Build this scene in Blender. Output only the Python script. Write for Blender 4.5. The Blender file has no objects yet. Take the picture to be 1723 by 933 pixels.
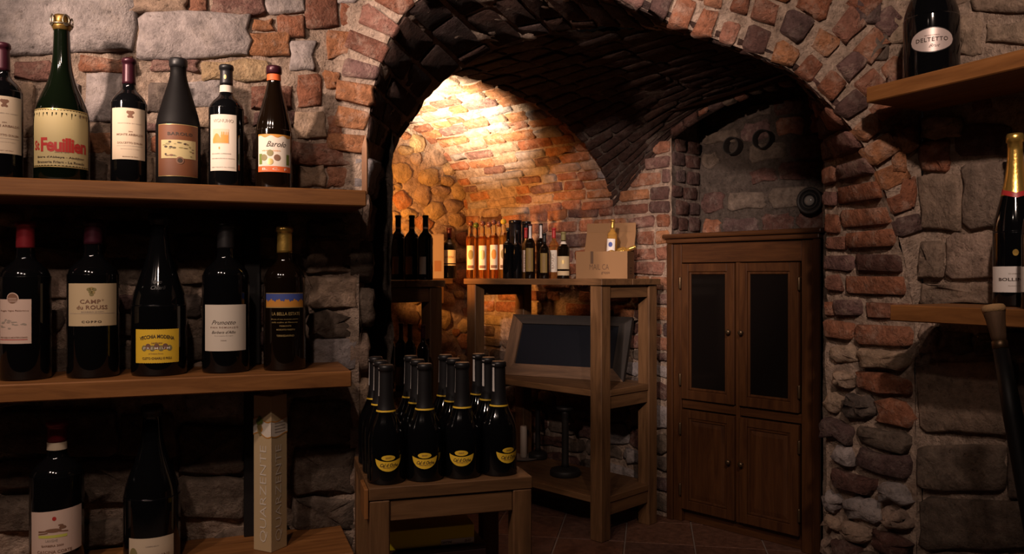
import bpy, bmesh, math, random
from mathutils import Vector, Matrix, noise
PI = math.pi
V = Vector

# ------------------------------------------------------------------ camera, world, lights
SC = bpy.context.scene
COL = SC.collection
CAM = V((0, 0, 1.15)); F = 1340.0
cd = bpy.data.cameras.new('camera'); cam = bpy.data.objects.new('camera', cd); COL.objects.link(cam)
cam.location = CAM; cam.rotation_euler = (PI/2, 0, 0)
cd.sensor_width = 36; cd.lens = F/1723*36; cd.clip_start = .02
SC.camera = cam
SC.view_settings.view_transform = 'Standard'; SC.view_settings.look = 'None'
SC.view_settings.gamma = 1; SC.view_settings.use_curve_mapping = False
SC.view_settings.exposure = 0
w = bpy.data.worlds.new('world'); SC.world = w; w.use_nodes = True
w.node_tree.nodes['Background'].inputs[0].default_value = (1, .72, .58, 1)
w.node_tree.nodes['Background'].inputs[1].default_value = .0018

def spot(name, loc, target, power, angle, blend, col, rad=.045):
    l = bpy.data.lights.new(name, 'SPOT'); l.energy = power; l.spot_size = math.radians(angle); l.spot_blend = blend
    l.color = col; l.shadow_soft_size = rad
    o = bpy.data.objects.new(name, l); COL.objects.link(o); o.location = loc
    o.rotation_euler = (V(target)-V(loc)).to_track_quat('-Z', 'Y').to_euler()
    return o
def point(name, loc, power, col, rad=.04):
    l = bpy.data.lights.new(name, 'POINT'); l.energy = power; l.color = col; l.shadow_soft_size = rad
    o = bpy.data.objects.new(name, l); COL.objects.link(o); o.location = loc; return o
WARM = (1, .74, .60)
# low lamp from the left that rakes over the top shelf
spot('ceiling_spot_left', (-1.75, .25, 2.05), (-.72, 2.25, 1.88), 330, 31, .6, WARM)
# row of three small lamps over the shelves
spot('ceiling_spot_row_a', (-1.45, .50, 2.5), (-1.2, 1.75, .9), 50, 85, .8, WARM, .042)
spot('ceiling_spot_row_b', (-.95, .40, 2.5), (-.85, 1.9, .9), 50, 85, .8, WARM, .042)
spot('ceiling_spot_row_c', (-.40, .35, 2.5), (-.25, 2.0, .9), 32, 85, .8, WARM, .042)
# one aimed through the arch at the brick pier, one at the right-hand arch ring
spot('ceiling_spot_arch', (-.70, -.3, 2.42), (.52, 3.9, 1.40), 430, 26, .6, (1, .77, .66))
spot('ceiling_spot_right', (.40, .35, 2.55), (1.08, 2.4, 1.75), 140, 56, .9, WARM)

# ------------------------------------------------------------------ measuring helpers
def ray(x, y): return V(((x-861.5)/F, 1.0, (466.5-y)/F))
def at(x, y, D): return CAM + ray(x, y)*D
def hit(x, y, P, n):
    d = ray(x, y); return CAM + d*((P-CAM).dot(n)/d.dot(n))
def v2(a, z=0): return V((a[0], a[1], z))
Z = V((0, 0, 1))
def line_at(px, P, u):
    """ground point on line P+u*t that stands under image column px"""
    k = (px-861.5)/F
    t = (k*P.y-P.x)/(u.x-k*u.y)
    return V((P.x+u.x*t, P.y+u.y*t, 0))

# ------------------------------------------------------------------ materials
MATS = {}
def newmat(name):
    m = bpy.data.materials.new(name); m.use_nodes = True; MATS[name] = m
    nt = m.node_tree; return m, nt, nt.nodes['Principled BSDF']
def flat(name, col, rough=.6, metal=0, spec=.5, trans=0, ior=1.45, coat=0, bump=0, bscale=200):
    m, nt, b = newmat(name)
    b.inputs['Base Color'].default_value = (*col, 1); b.inputs['Roughness'].default_value = rough
    b.inputs['Metallic'].default_value = metal; b.inputs['Specular IOR Level'].default_value = spec
    b.inputs['Transmission Weight'].default_value = trans; b.inputs['IOR'].default_value = ior
    b.inputs['Coat Weight'].default_value = coat
    if bump:
        tc = nt.nodes.new('ShaderNodeTexCoord'); nz = nt.nodes.new('ShaderNodeTexNoise'); nz.inputs['Scale'].default_value = bscale
        bp = nt.nodes.new('ShaderNodeBump'); bp.inputs['Strength'].default_value = bump; bp.inputs['Distance'].default_value = .002
        nt.links.new(tc.outputs['Object'], nz.inputs['Vector']); nt.links.new(nz.outputs[0], bp.inputs['Height']); nt.links.new(bp.outputs[0], b.inputs['Normal'])
    return m
def ramp(nt, stops):
    r = nt.nodes.new('ShaderNodeValToRGB'); e = r.color_ramp.elements
    while len(e) < len(stops): e.new(.5)
    for i, (p, c) in enumerate(stops): e[i].position = p; e[i].color = (*c, 1)
    return r
def masonry(name, stops, smear, smear_amt, bump=.7, scale=1.0, rough=.92):
    """colour from the piece's own random number, mottling, lime smears, rough relief"""
    m, nt, b = newmat(name); L = nt.links.new; N = nt.nodes.new
    tc = N('ShaderNodeTexCoord'); oi = N('ShaderNodeObjectInfo')
    r = ramp(nt, stops); L(oi.outputs['Random'], r.inputs[0])
    n1 = N('ShaderNodeTexNoise'); n1.inputs['Scale'].default_value = 26*scale; n1.inputs['Detail'].default_value = 8; n1.inputs['Roughness'].default_value = .65
    L(tc.outputs['Object'], n1.inputs['Vector'])
    mr = N('ShaderNodeMapRange'); mr.inputs[1].default_value = .3; mr.inputs[2].default_value = .7; mr.inputs[3].default_value = .55; mr.inputs[4].default_value = 1.35
    L(n1.outputs[0], mr.inputs[0])
    mul = N('ShaderNodeMix'); mul.data_type = 'RGBA'; mul.blend_type = 'MULTIPLY'; mul.inputs[0].default_value = 1
    L(r.outputs[0], mul.inputs[6]); L(mr.outputs[0], mul.inputs[7])
    n2 = N('ShaderNodeTexNoise'); n2.inputs['Scale'].default_value = 17*scale; n2.inputs['Detail'].default_value = 6; n2.inputs['Roughness'].default_value = .7
    L(tc.outputs['Object'], n2.inputs['Vector'])
    sr = ramp(nt, [(.5, (0, 0, 0)), (.68, (1, 1, 1))]); L(n2.outputs[0], sr.inputs[0])
    sm = N('ShaderNodeMath'); sm.operation = 'MULTIPLY'; sm.inputs[1].default_value = smear_amt; L(sr.outputs[0], sm.inputs[0])
    mx = N('ShaderNodeMix'); mx.data_type = 'RGBA'; L(sm.outputs[0], mx.inputs[0]); L(mul.outputs[2], mx.inputs[6]); mx.inputs[7].default_value = (*smear, 1)
    n3 = N('ShaderNodeTexNoise'); n3.inputs['Scale'].default_value = 70*scale; n3.inputs['Detail'].default_value = 7; n3.inputs['Roughness'].default_value = .7
    L(tc.outputs['Object'], n3.inputs['Vector'])
    pr = ramp(nt, [(.30, (.35, .33, .32)), (.43, (1, 1, 1))]); L(n3.outputs[0], pr.inputs[0])
    pm = N('ShaderNodeMix'); pm.data_type = 'RGBA'; pm.blend_type = 'MULTIPLY'; pm.inputs[0].default_value = 1
    L(mx.outputs[2], pm.inputs[6]); L(pr.outputs[0], pm.inputs[7]); L(pm.outputs[2], b.inputs['Base Color'])
    ad = N('ShaderNodeMath'); ad.operation = 'MULTIPLY_ADD'; L(n3.outputs[0], ad.inputs[0]); ad.inputs[1].default_value = .55; L(n1.outputs[0], ad.inputs[2])
    ad2 = N('ShaderNodeMath'); ad2.operation = 'MULTIPLY_ADD'; L(sm.outputs[0], ad2.inputs[0]); ad2.inputs[1].default_value = .25; L(ad.outputs[0], ad2.inputs[2]); ad = ad2
    bp = N('ShaderNodeBump'); bp.inputs['Strength'].default_value = min(1, bump*1.3); bp.inputs['Distance'].default_value = .03
    L(ad.outputs[0], bp.inputs['Height']); L(bp.outputs[0], b.inputs['Normal'])
    b.inputs['Roughness'].default_value = rough; b.inputs['Specular IOR Level'].default_value = .2
    return m
LIME = (.56, .41, .32)
masonry('brick', [(0, (.20, .085, .058)), (.3, (.30, .115, .062)), (.55, (.36, .15, .085)), (.75, (.27, .13, .10)), (1, (.19, .11, .10))], LIME, .5)
masonry('brick_orange', [(0, (.36, .15, .07)), (.5, (.42, .19, .09)), (1, (.33, .15, .10))], LIME, .55)
masonry('brick_dark', [(0, (.10, .05, .04)), (.4, (.14, .065, .05)), (1, (.12, .075, .07))], (.34, .26, .22), .5)
masonry('brick_shaded', [(0, (.050, .026, .020)), (.5, (.066, .034, .025)), (1, (.058, .036, .032))], (.13, .10, .085), .45)  # brick of the near vault and soffit, shade put into its colour
masonry('mortar_shaded', [(0, (.12, .092, .076)), (1, (.135, .10, .08))], (.07, .05, .042), .6, bump=1.0, scale=1.3)  # mortar of the near vault and recess back, darkened to carry their shade
masonry('stone_grey', [(0, (.27, .235, .225)), (.5, (.33, .28, .265)), (1, (.25, .22, .22))], (.42, .34, .28), .3, bump=.45)
masonry('stone_tan', [(0, (.30, .22, .16)), (.5, (.36, .25, .17)), (1, (.27, .19, .15))], LIME, .4, bump=.5)
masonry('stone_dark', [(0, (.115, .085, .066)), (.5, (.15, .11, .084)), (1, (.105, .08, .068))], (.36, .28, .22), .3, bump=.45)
masonry('stone_brown', [(0, (.19, .135, .10)), (.5, (.24, .17, .125)), (1, (.17, .125, .10))], (.33, .25, .19), .35, bump=.45)
masonry('stone_yellow', [(0, (.42, .30, .17)), (.5, (.50, .35, .18)), (1, (.38, .25, .15))], (.52, .40, .26), .4)
masonry('mortar', [(0, (.50, .37, .285)), (1, (.54, .40, .31))], (.33, .22, .155), .7, bump=1.0, scale=1.3)
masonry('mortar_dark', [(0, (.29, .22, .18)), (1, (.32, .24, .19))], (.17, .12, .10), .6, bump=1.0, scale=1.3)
masonry('terracotta', [(0, (.12, .055, .034)), (.5, (.145, .068, .043)), (1, (.115, .058, .042))], (.09, .045, .034), .4, bump=.1, rough=.5)
flat('grout', (.20, .15, .125), .9)
def wood(name, c1, c2, c3, axis='X', rough=.5, spec=.35):
    m, nt, b = newmat(name); L = nt.links.new; N = nt.nodes.new
    tc = N('ShaderNodeTexCoord'); mp = N('ShaderNodeMapping'); oi = N('ShaderNodeObjectInfo')
    s = {'X': (1.6, 16, 16), 'Y': (16, 1.6, 16), 'Z': (16, 16, 1.6)}[axis]
    mp.inputs['Scale'].default_value = s
    ad = N('ShaderNodeVectorMath'); ad.operation = 'ADD'; L(tc.outputs['Object'], ad.inputs[0]); L(oi.outputs['Random'], ad.inputs[1])
    L(ad.outputs[0], mp.inputs[0])
    n1 = N('ShaderNodeTexNoise'); n1.inputs['Scale'].default_value = 2.2; n1.inputs['Detail'].default_value = 9; n1.inputs['Roughness'].default_value = .62; n1.inputs['Distortion'].default_value = .8
    L(mp.outputs[0], n1.inputs['Vector'])
    r = ramp(nt, [(.28, c1), (.5, c2), (.75, c3)]); L(n1.outputs[0], r.inputs[0]); L(r.outputs[0], b.inputs['Base Color'])
    bp = N('ShaderNodeBump'); bp.inputs['Strength'].default_value = .15; bp.inputs['Distance'].default_value = .004
    L(n1.outputs[0], bp.inputs['Height']); L(bp.outputs[0], b.inputs['Normal'])
    b.inputs['Roughness'].default_value = rough; b.inputs['Specular IOR Level'].default_value = spec
    return m
for ax in 'XYZ':
    wood('wood_shelf'+ax, (.12, .046, .013), (.21, .085, .024), (.29, .125, .040), ax)
    wood('wood_rack'+ax, (.065, .032, .014), (.125, .062, .026), (.18, .092, .040), ax)
    wood('wood_cab'+ax, (.034, .012, .0045), (.062, .023, .0075), (.095, .037, .012), ax, .36, .5)
    wood('wood_black'+ax, (.012, .009, .008), (.022, .016, .013), (.04, .028, .022), ax, .7)
    wood('wood_old'+ax, (.055, .03, .018), (.11, .06, .032), (.18, .10, .055), ax, .75)
flat('glass_black', (.003, .003, .0035), .07, spec=.6)
flat('glass_green', (.0025, .0045, .002), .07, spec=.6)
flat('glass_brown', (.006, .003, .0015), .08, spec=.6)
flat('glass_matte', (.006, .005, .005), .55, spec=.14)
flat('glass_clear', (.95, .93, .9), .02, trans=1, ior=1.12)
flat('liquid_amber', (.85, .42, .13), .03, trans=.9, ior=1.08)
flat('liquid_gold', (.9, .55, .14), .05, trans=.75, ior=1.1)
flat('foil_burgundy', (.05, .010, .018), .35, .35)
flat('foil_red', (.19, .014, .02), .35, .3)
flat('foil_black', (.012, .011, .012), .42)
flat('foil_gold', (.75, .48, .12), .3, .85, bump=.4, bscale=90)
flat('foil_white', (.62, .58, .55), .4)
flat('cream', (.62, .50, .36), .7); flat('paper_grey', (.30, .24, .20), .7); flat('ivory', (.68, .60, .50), .7); flat('paper_white', (.75, .70, .66), .7)
flat('paper_pink', (.60, .44, .36), .7); flat('paper_kraft', (.55, .42, .25), .7); flat('paper_yellow', (.78, .50, .035), .6)
flat('paper_aged', (.48, .39, .19), .7); flat('paper_brown', (.15, .052, .02), .6); flat('paper_silver', (.55, .45, .42), .4, .3)
flat('paper_black', (.012, .010, .010), .4); flat('ink', (.05, .03, .02), .7); flat('ink_brown', (.20, .10, .06), .7); flat('ink_grey', (.34, .28, .23), .7)
flat('ink_red', (.42, .025, .02), .6); flat('ink_orange', (.72, .27, .05), .6); flat('orange_red', (.70, .13, .03), .6); flat('ink_green', (.16, .22, .04), .6)
flat('ink_gold', (.55, .40, .16), .4, .5); flat('ink_blue', (.05, .08, .30), .6); flat('ink_ochre', (.55, .24, .04), .6); flat('olive', (.24, .20, .08), .6)
flat('label_olive', (.20, .13, .035), .6); flat('white_print', (.75, .68, .58), .6); flat('lime_print', (.55, .55, .10), .6)
flat('wax_red', (.42, .03, .03), .4); flat('ball_brown', (.10, .035, .025), .3); flat('ball_green', (.06, .09, .02), .3); flat('ball_yellow', (.5, .34, .03), .3)
flat('gilt_dark', (.20, .115, .028), .35, .7, bump=.4, bscale=90); flat('cork', (.50, .30, .14), .85, bump=.5, bscale=300); flat('wire', (.35, .30, .22), .35, .9)
flat('black_metal', (.012, .011, .011), .5, .2); flat('iron', (.02, .017, .016), .55, .4); flat('brass_dark', (.12, .075, .04), .4, .8)
flat('cardboard', (.25, .135, .06), .85); flat('cardboard_print', (.10, .055, .03), .85); flat('carton_beige', (.50, .37, .21), .55); flat('carton_white', (.24, .18, .15), .6)
flat('box_edge', (.70, .55, .40), .5); flat('tin_black', (.008, .008, .012), .18, .3, spec=.6); flat('slate', (.008, .009, .013), .30, spec=.35)
flat('pane', (.006, .0045, .004), .12, spec=.25); flat('crate_dark', (.035, .014, .012), .7); flat('box_yellow', (.80, .64, .02), .5)
flat('plate_grey', (.20, .17, .155), .5); flat('candle', (.42, .34, .28), .6); flat('hole', (.006, .005, .005), .9); flat('pipe', (.03, .025, .022), .6, .3)
flat('lens', (.30, .27, .24), .15, trans=.3)

# ------------------------------------------------------------------ object helpers
def mesh(name, verts, faces, mat, parent=None, smooth=True):
    me = bpy.data.meshes.new(name); me.from_pydata([tuple(v) for v in verts], [], faces)
    if smooth: me.polygons.foreach_set('use_smooth', [True]*len(me.polygons))
    if mat: me.materials.append(MATS[mat])
    o = bpy.data.objects.new(name, me); COL.objects.link(o)
    if parent: o.parent = parent
    return o
def tag(o, label, cat, group=None):
    o['label'] = label; o['category'] = cat
    if group: o['group'] = group
    return o
def thing(name, label, cat, loc=(0, 0, 0), rz=0, group=None, rot=None):
    o = bpy.data.objects.new(name, None); COL.objects.link(o); o.empty_display_size = .05
    o.location = loc; o.rotation_euler = rot if rot else (0, 0, rz)
    return tag(o, label, cat, group)
def structure(o): o['kind'] = 'structure'; return o
def box(name, lo, hi, mat, parent=None, bev=.003, seg=1):
    bm = bmesh.new(); bmesh.ops.create_cube(bm, size=1)
    for v in bm.verts: v.co = V([lo[i] + (v.co[i]+.5)*(hi[i]-lo[i]) for i in range(3)])
    if bev: bmesh.ops.bevel(bm, geom=bm.edges[:], offset=bev, segments=seg, affect='EDGES', profile=.5)
    me = bpy.data.meshes.new(name); bm.to_mesh(me); bm.free(); me.materials.append(MATS[mat])
    o = bpy.data.objects.new(name, me); COL.objects.link(o)
    if parent: o.parent = parent
    return o
def lathe(name, prof, mat, parent=None, seg=40, caps=True):
    vs, fs = [], []
    for r, z in prof:
        for i in range(seg):
            a = 2*PI*i/seg; vs.append((r*math.cos(a), r*math.sin(a), z))
    for j in range(len(prof)-1):
        for i in range(seg):
            k = (i+1) % seg; fs.append((j*seg+i, j*seg+k, (j+1)*seg+k, (j+1)*seg+i))
    if caps:
        fs.append(tuple(reversed(range(seg)))); fs.append(tuple(range((len(prof)-1)*seg, len(prof)*seg)))
    o = mesh(name, vs, fs, mat, parent)
    if caps:
        o.data.polygons[-1].use_smooth = False; o.data.polygons[-2].use_smooth = False
    return o
def torus(name, R, r, mat, parent, seg=28, rs=8, M=None):
    vs, fs = [], []
    for i in range(seg):
        a = 2*PI*i/seg
        for j in range(rs):
            b = 2*PI*j/rs; vs.append(V(((R+r*math.cos(b))*math.cos(a), (R+r*math.cos(b))*math.sin(a), r*math.sin(b))))
    for i in range(seg):
        for j in range(rs):
            fs.append((i*rs+j, ((i+1) % seg)*rs+j, ((i+1) % seg)*rs+(j+1) % rs, i*rs+(j+1) % rs))
    if M: vs = [M @ v for v in vs]
    return mesh(name, vs, fs, mat, parent)

# ------------------------------------------------------------------ masonry helpers
def rect_poly(u0, v0, u1, v1, rng, jit=.006, cut=.16, mids=False):
    c = min(u1-u0, v1-v0)*cut
    p = []
    def j(): return rng.uniform(-jit, jit)
    def m(a, b, c2, d):
        if mids: p.append(((a+c2)/2+j()*1.4, (b+d)/2+j()*1.4))
    p.append((u0+c+j(), v0+j())); m(u0, v0, u1, v0); p.append((u1-c+j(), v0+j()))
    p.append((u1+j(), v0+c+j())); m(u1, v0, u1, v1); p.append((u1+j(), v1-c+j()))
    p.append((u1-c+j(), v1+j())); m(u1, v1, u0, v1); p.append((u0+c+j(), v1+j()))
    p.append((u0+j(), v1-c+j())); m(u0, v1, u0, v0); p.append((u0+j(), v0+c+j()))
    return p
def quad_poly(q, rng, jit=.005, cut=.14, n=2):
    """q: four (u,v) corners; rounded corners, wavering edges"""
    p = []
    for i in range(4):
        a, b = V(q[i]), V(q[(i+1) % 4])
        for k in range(n+1):
            t = cut/2 + (1-cut)*k/n
            e = a.lerp(b, t); p.append((e.x+rng.uniform(-jit, jit), e.y+rng.uniform(-jit, jit)))
    return p
def blob_poly(cu, cv, ru, rv, rng, n=9, jit=.14):
    a0 = rng.uniform(0, 6)
    return [(cu+ru*math.cos(a0+2*PI*i/n)*rng.uniform(1-jit, 1+jit), cv+rv*math.sin(a0+2*PI*i/n)*rng.uniform(1-jit, 1+jit)) for i in range(n)]
def piece(parent, name, mapf, poly, proud, mat, rng, embed=.025, inset=.009, dome=0, big=False):
    n = len(poly); cu = sum(p[0] for p in poly)/n; cv = sum(p[1] for p in poly)/n
    vs, fs = [], []
    if n > 8:
        poly = [(u+.006*noise.noise(V((u*38, v*38, 1.7))), v+.006*noise.noise(V((u*38, v*38, 7.3)))) for u, v in poly]
    tu, tv = rng.uniform(-1, 1)*proud*1.5, rng.uniform(-1, 1)*proud*1.5
    def ring(k_abs, k_rel, wz, jw):
        for (u, v) in poly:
            du, dv = u-cu, v-cv; d = math.hypot(du, dv) or 1e-6
            k = max(.15, (1-k_abs/d))*k_rel
            vs.append(mapf(cu+du*k, cv+dv*k, wz+rng.uniform(-jw, jw)+(tu*du+tv*dv if wz > 0 else 0)))
    ring(0, 1.03, -embed, 0); ring(0, 1, proud*.72, proud*.15); ring(inset*.75, 1, proud, proud*.2)
    nr = 3
    if big or dome: ring(inset, .62, proud+dome*.75, proud*.25+.002); nr = 4
    vs.append(mapf(cu, cv, proud+dome+rng.uniform(-.2, .2)*proud))
    for j in range(nr-1):
        for i in range(n):
            k = (i+1) % n; fs.append((j*n+i, j*n+k, (j+1)*n+k, (j+1)*n+i))
    for i in range(n): fs.append(((nr-1)*n+i, (nr-1)*n+(i+1) % n, len(vs)-1))
    return mesh(name, vs, fs, mat, parent)
def mortar(name, mapf, us, vs_, mat, amp=.012, keep=None, parent=None):
    vv, fs, idx = [], [], {}
    for i, u in enumerate(us):
        for j, v in enumerate(vs_):
            p = mapf(u, v, 0)
            q = p*9; d = noise.noise(q)*.6+noise.noise(p*24)*.4+noise.noise(p*60)*.22
            idx[i, j] = len(vv); vv.append(mapf(u, v, d*amp))
    for i in range(len(us)-1):
        for j in range(len(vs_)-1):
            if keep and not keep((us[i]+us[i+1])/2, (vs_[j]+vs_[j+1])/2): continue
            fs.append((idx[i, j], idx[i+1, j], idx[i+1, j+1], idx[i, j+1]))
    return mesh(name, vv, fs, mat, parent)
def frange(a, b, step):
    n = max(1, int(round((b-a)/step))); return [a+(b-a)*i/n for i in range(n+1)]
def brickwork(parent, mapf, u0, u1, v0, v1, bl, bh, joint, proud, matf, rng, skip=None, name='brick', lj=.25, jit=.004, wave=0):
    v = v0; row = 0
    while v < v1-.3*bh:
        h = bh*rng.uniform(.88, 1.12)
        u = u0-rng.uniform(0, .6)*bl
        while u < u1:
            L = bl*rng.uniform(1-lj*2, 1+lj)
            a, b = max(u, u0), min(u+L, u1)
            if b-a > .035:
                dv = wave*noise.noise(V((u*3, v*3, 5.1)))
                if not (skip and skip((a+b)/2, v+h/2+dv, (b-a)/2, h/2)):
                    piece(parent, name, mapf, rect_poly(a, v+dv, b, v+dv+h, rng, jit), proud*rng.uniform(.5, 1.3), matf(rng, (a+b)/2, v), rng)
            u += L+joint*rng.uniform(.6, 1.5)
        v += h+joint*rng.uniform(.7, 1.4); row += 1
def rubble(parent, mapf, u0, u1, v0, v1, hs, ws, joint, proud, matf, rng, skip=None, name='stone'):
    v = v0
    while v < v1-.02:
        h = min(rng.uniform(*hs), v1-v)
        u = u0-rng.uniform(0, .08)
        while u < u1:
            L = rng.uniform(*ws); a, b = max(u, u0), min(u+L, u1)
            if b-a > .03:
                hh = h*rng.uniform(.78, 1.0)
                if not (skip and skip((a+b)/2, v+hh/2, (b-a)/2, hh/2)):
                    piece(parent, name, mapf, rect_poly(a, v, b, v+hh, rng, .008, .22, True), proud*rng.uniform(.5, 1.3), matf(rng, (a+b)/2, v), rng, big=b-a > .12)
            u += L+joint*rng.uniform(.6, 1.6)
        v += h+joint*rng.uniform(.6, 1.4)
def infill(parent, mapf, u0, u1, v0, v1, boxes, tries, sizes, proud, matf, rng, keep=None, gap=.006):
    """small stones and brick ends pressed into whatever room the larger ones leave"""
    n = 0
    for k in range(tries):
        f = 1-.65*k/tries
        w_, h_ = rng.uniform(*sizes[0])*f, rng.uniform(*sizes[1])*f
        u, v = rng.uniform(u0, u1), rng.uniform(v0, v1)
        a, b, c, d = u-w_/2, v-h_/2, u+w_/2, v+h_/2
        if keep and not keep(u, v): continue
        if any(c > x0-gap and a < x1+gap and d > y0-gap and b < y1+gap for (x0, y0, x1, y1) in boxes): continue
        m = matf(rng, u, v)
        piece(parent, 'brick' if m.startswith('brick') else 'stone', mapf, quad_poly([(a, b), (c, b), (c, d), (a, d)], rng, .005, .2, 2), proud*rng.uniform(.5, 1.2), m, rng)
        boxes.append((a, b, c, d)); n += 1
    return n
def overlaps(boxes, pad=.004):
    def f(u, v, hu, hv):
        for (a, b, c, d) in boxes:
            if u+hu > a+pad and u-hu < c-pad and v+hv > b+pad and v-hv < d-pad: return True
        return False
    return f
def inpoly(pts, x, y):
    c = False; n = len(pts); j = n-1
    for i in range(n):
        xi, yi = pts[i]; xj, yj = pts[j]
        if (yi > y) != (yj > y) and x < (xj-xi)*(y-yi)/(yj-yi)+xi: c = not c
        j = i
    return c

# ================================================================== THE SETTING
TOP = 2.35
# ---- floor
TA = -math.radians(9.9)
fu = V((math.cos(TA), math.sin(TA), 0)); fv = V((-math.sin(TA), math.cos(TA), 0))
FO = V((.2, 3.51, 0))
fl = structure(mesh('floor', [(-3, -1.2, -.004), (3, -1.2, -.004), (3, 6, -.004), (-3, 6, -.004)], [(0, 1, 2, 3)], 'grout'))
rng = random.Random(5)
tile_me = None
for i in range(-7, 7):
    for j in range(-6, 6):
        c = FO+fu*(i*.295+.1475)+fv*(j*.30+.15)
        if c.x < -1.6 or c.x > 2 or c.y < 1.7 or c.y > 5.0: continue
        if tile_me is None:
            t = box('tile', (-.1445, -.147, -.01), (.1445, .147, .0), 'terracotta', fl, .0025); tile_me = t.data
        else:
            t = bpy.data.objects.new('tile', tile_me); COL.objects.link(t); t.parent = fl
        t.location = c+V((0, 0, rng.uniform(-.0012, .0006))); t.rotation_euler = (0, 0, TA)

# ---- left wall (carries the shelves)
uL = V((-.94, -.342, 0)).normalized(); nL = V((.342, -.94, 0)).normalized()
L0 = V((-.5325, 2.371, 0))
def mapL(u, v, w): return L0+uL*u+Z*v+nL*w
def pxL(x, y):
    p = hit(x, y, L0, nL)-L0; return (p.dot(uL), p.z)
wl = structure(mortar('wall_left', mapL, frange(0, 1.55, .010), frange(0, TOP, .010), 'mortar', .022))
rng = random.Random(11)
# stones one can tell apart in the photograph: px box, material, proud, tilt
LST = [(-30, -20, 226, 90, 'stone_grey', .02), (233, 24, 420, 99, 'stone_grey', .022), (205, -12, 314, 26, 'stone_tan', .018),
  (318, -18, 350, 19, 'brick_orange', .016), (354, -18, 444, 24, 'brick', .018), (448, -14, 511, 25, 'stone_grey', .018), (515, -8, 568, 48, 'brick', .016),
  (425, 34, 461, 53, 'brick_orange', .012), (467, 27, 512, 64, 'brick', .016), (414, 55, 488, 96, 'brick_orange', .018),
  (487, 70, 530, 120, 'stone_grey', .016), (549, 52, 601, 97, 'brick_orange', .015), (572, 8, 606, 44, 'brick', .014),
  (130, 98, 228, 121, 'brick', .012), (22, 106, 92, 134, 'brick', .014), (254, 101, 334, 121, 'brick', .012), (337, 104, 452, 139, 'stone_yellow', .016),
  (306, 139, 384, 179, 'stone_grey', .016), (322, 182, 380, 214, 'stone_tan', .014), (421, 146, 489, 184, 'brick', .015), (430, 188, 497, 213, 'brick_dark', .013),
  (146, 124, 206, 206, 'stone_grey', .015), (248, 140, 298, 192, 'stone_dark', .014), (36, 140, 60, 232, 'stone_tan', .012),
  (500, 128, 540, 178, 'brick', .012), (497, 190, 548, 232, 'stone_tan', .013), (552, 196, 612, 236, 'brick', .014), (490, 240, 608, 277, 'brick', .015), (500, 281, 547, 316, 'stone_tan', .015), (551, 284, 606, 316, 'brick_orange', .015),
  (425, 225, 482, 268, 'brick_dark', .012), (352, 222, 412, 262, 'stone_dark', .012), (520, 372, 606, 398, 'stone_dark', .014), (515, 404, 604, 458, 'stone_tan', .02), (425, 398, 505, 430, 'stone_tan', .018), (428, 436, 505, 476, 'stone_dark', .016),
  (522, 464, 600, 520, 'stone_tan', .022), (520, 526, 600, 566, 'stone_dark', .018), (519, 572, 600, 624, 'stone_grey', .02), (298, 398, 408, 436, 'stone_dark', .016),
  (2, 402, 132, 426, 'stone_dark', .016), (180, 395, 262, 430, 'stone_tan', .016), (180, 372, 262, 391, 'brick_dark', .014), (300, 440, 405, 476, 'stone_tan', .016),
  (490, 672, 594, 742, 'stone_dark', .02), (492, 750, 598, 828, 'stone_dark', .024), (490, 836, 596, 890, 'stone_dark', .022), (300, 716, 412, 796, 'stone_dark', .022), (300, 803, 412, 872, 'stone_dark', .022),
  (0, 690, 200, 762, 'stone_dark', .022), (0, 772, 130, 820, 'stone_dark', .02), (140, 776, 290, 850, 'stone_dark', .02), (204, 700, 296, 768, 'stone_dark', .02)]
lb = []
for (x0, y0, x1, y1, m, pr) in LST:
    q = [pxL(x0, y0), pxL(x1, y0), pxL(x1, y1), pxL(x0, y1)]
    big = (x1-x0) > 75
    piece(wl, 'brick' if m.startswith('brick') else 'stone', mapL, quad_poly(q, rng, .005 if not big else .007, .12, 3 if big else 2), pr, m, rng, big=big, inset=.011)
    us = [a[0] for a in q]; zs = [a[1] for a in q]; lb.append((min(us), min(zs), max(us), max(zs)))
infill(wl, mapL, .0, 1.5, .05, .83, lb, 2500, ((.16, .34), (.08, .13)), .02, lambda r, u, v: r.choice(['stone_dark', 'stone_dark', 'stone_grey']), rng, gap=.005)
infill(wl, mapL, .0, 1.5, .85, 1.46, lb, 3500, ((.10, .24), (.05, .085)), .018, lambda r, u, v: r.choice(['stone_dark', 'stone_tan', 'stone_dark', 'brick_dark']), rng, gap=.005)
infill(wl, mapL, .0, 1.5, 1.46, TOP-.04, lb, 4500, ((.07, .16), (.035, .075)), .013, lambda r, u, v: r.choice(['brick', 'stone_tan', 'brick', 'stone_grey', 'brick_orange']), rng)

# ---- arch wall
A0 = V((-.5325, 2.371, 0)); A1 = V((1.262, 2.45, 0))
uA = (A1-A0).normalized(); nA = V((uA.y, -uA.x, 0)); LA = (A1-A0).length
def mapA(u, v, w): return A0+uA*u+Z*v+nA*w
FR = [(604, 1110), (604, 480), (610, 345), (612, 290), (617, 235), (628, 150), (652, 72), (690, 12), (760, -32), (850, -50), (950, -35), (1060, 5), (1130, 38), (1210, 68), (1290, 98), (1340, 125), (1400, 180), (1450, 240), (1484, 310), (1507, 380), (1530, 480), (1540, 600), (1544, 1110)]
BK = [(612, 1110), (613, 480), (622, 350), (640, 300), (660, 258), (690, 212), (735, 152), (790, 105), (870, 72), (950, 52), (1030, 46), (1110, 52), (1180, 66), (1245, 86), (1300, 108), (1335, 128), (1368, 165), (1384, 215), (1388, 290), (1390, 380), (1390, 480), (1390, 600), (1390, 1110)]
fr3, bk3 = [], []
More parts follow.
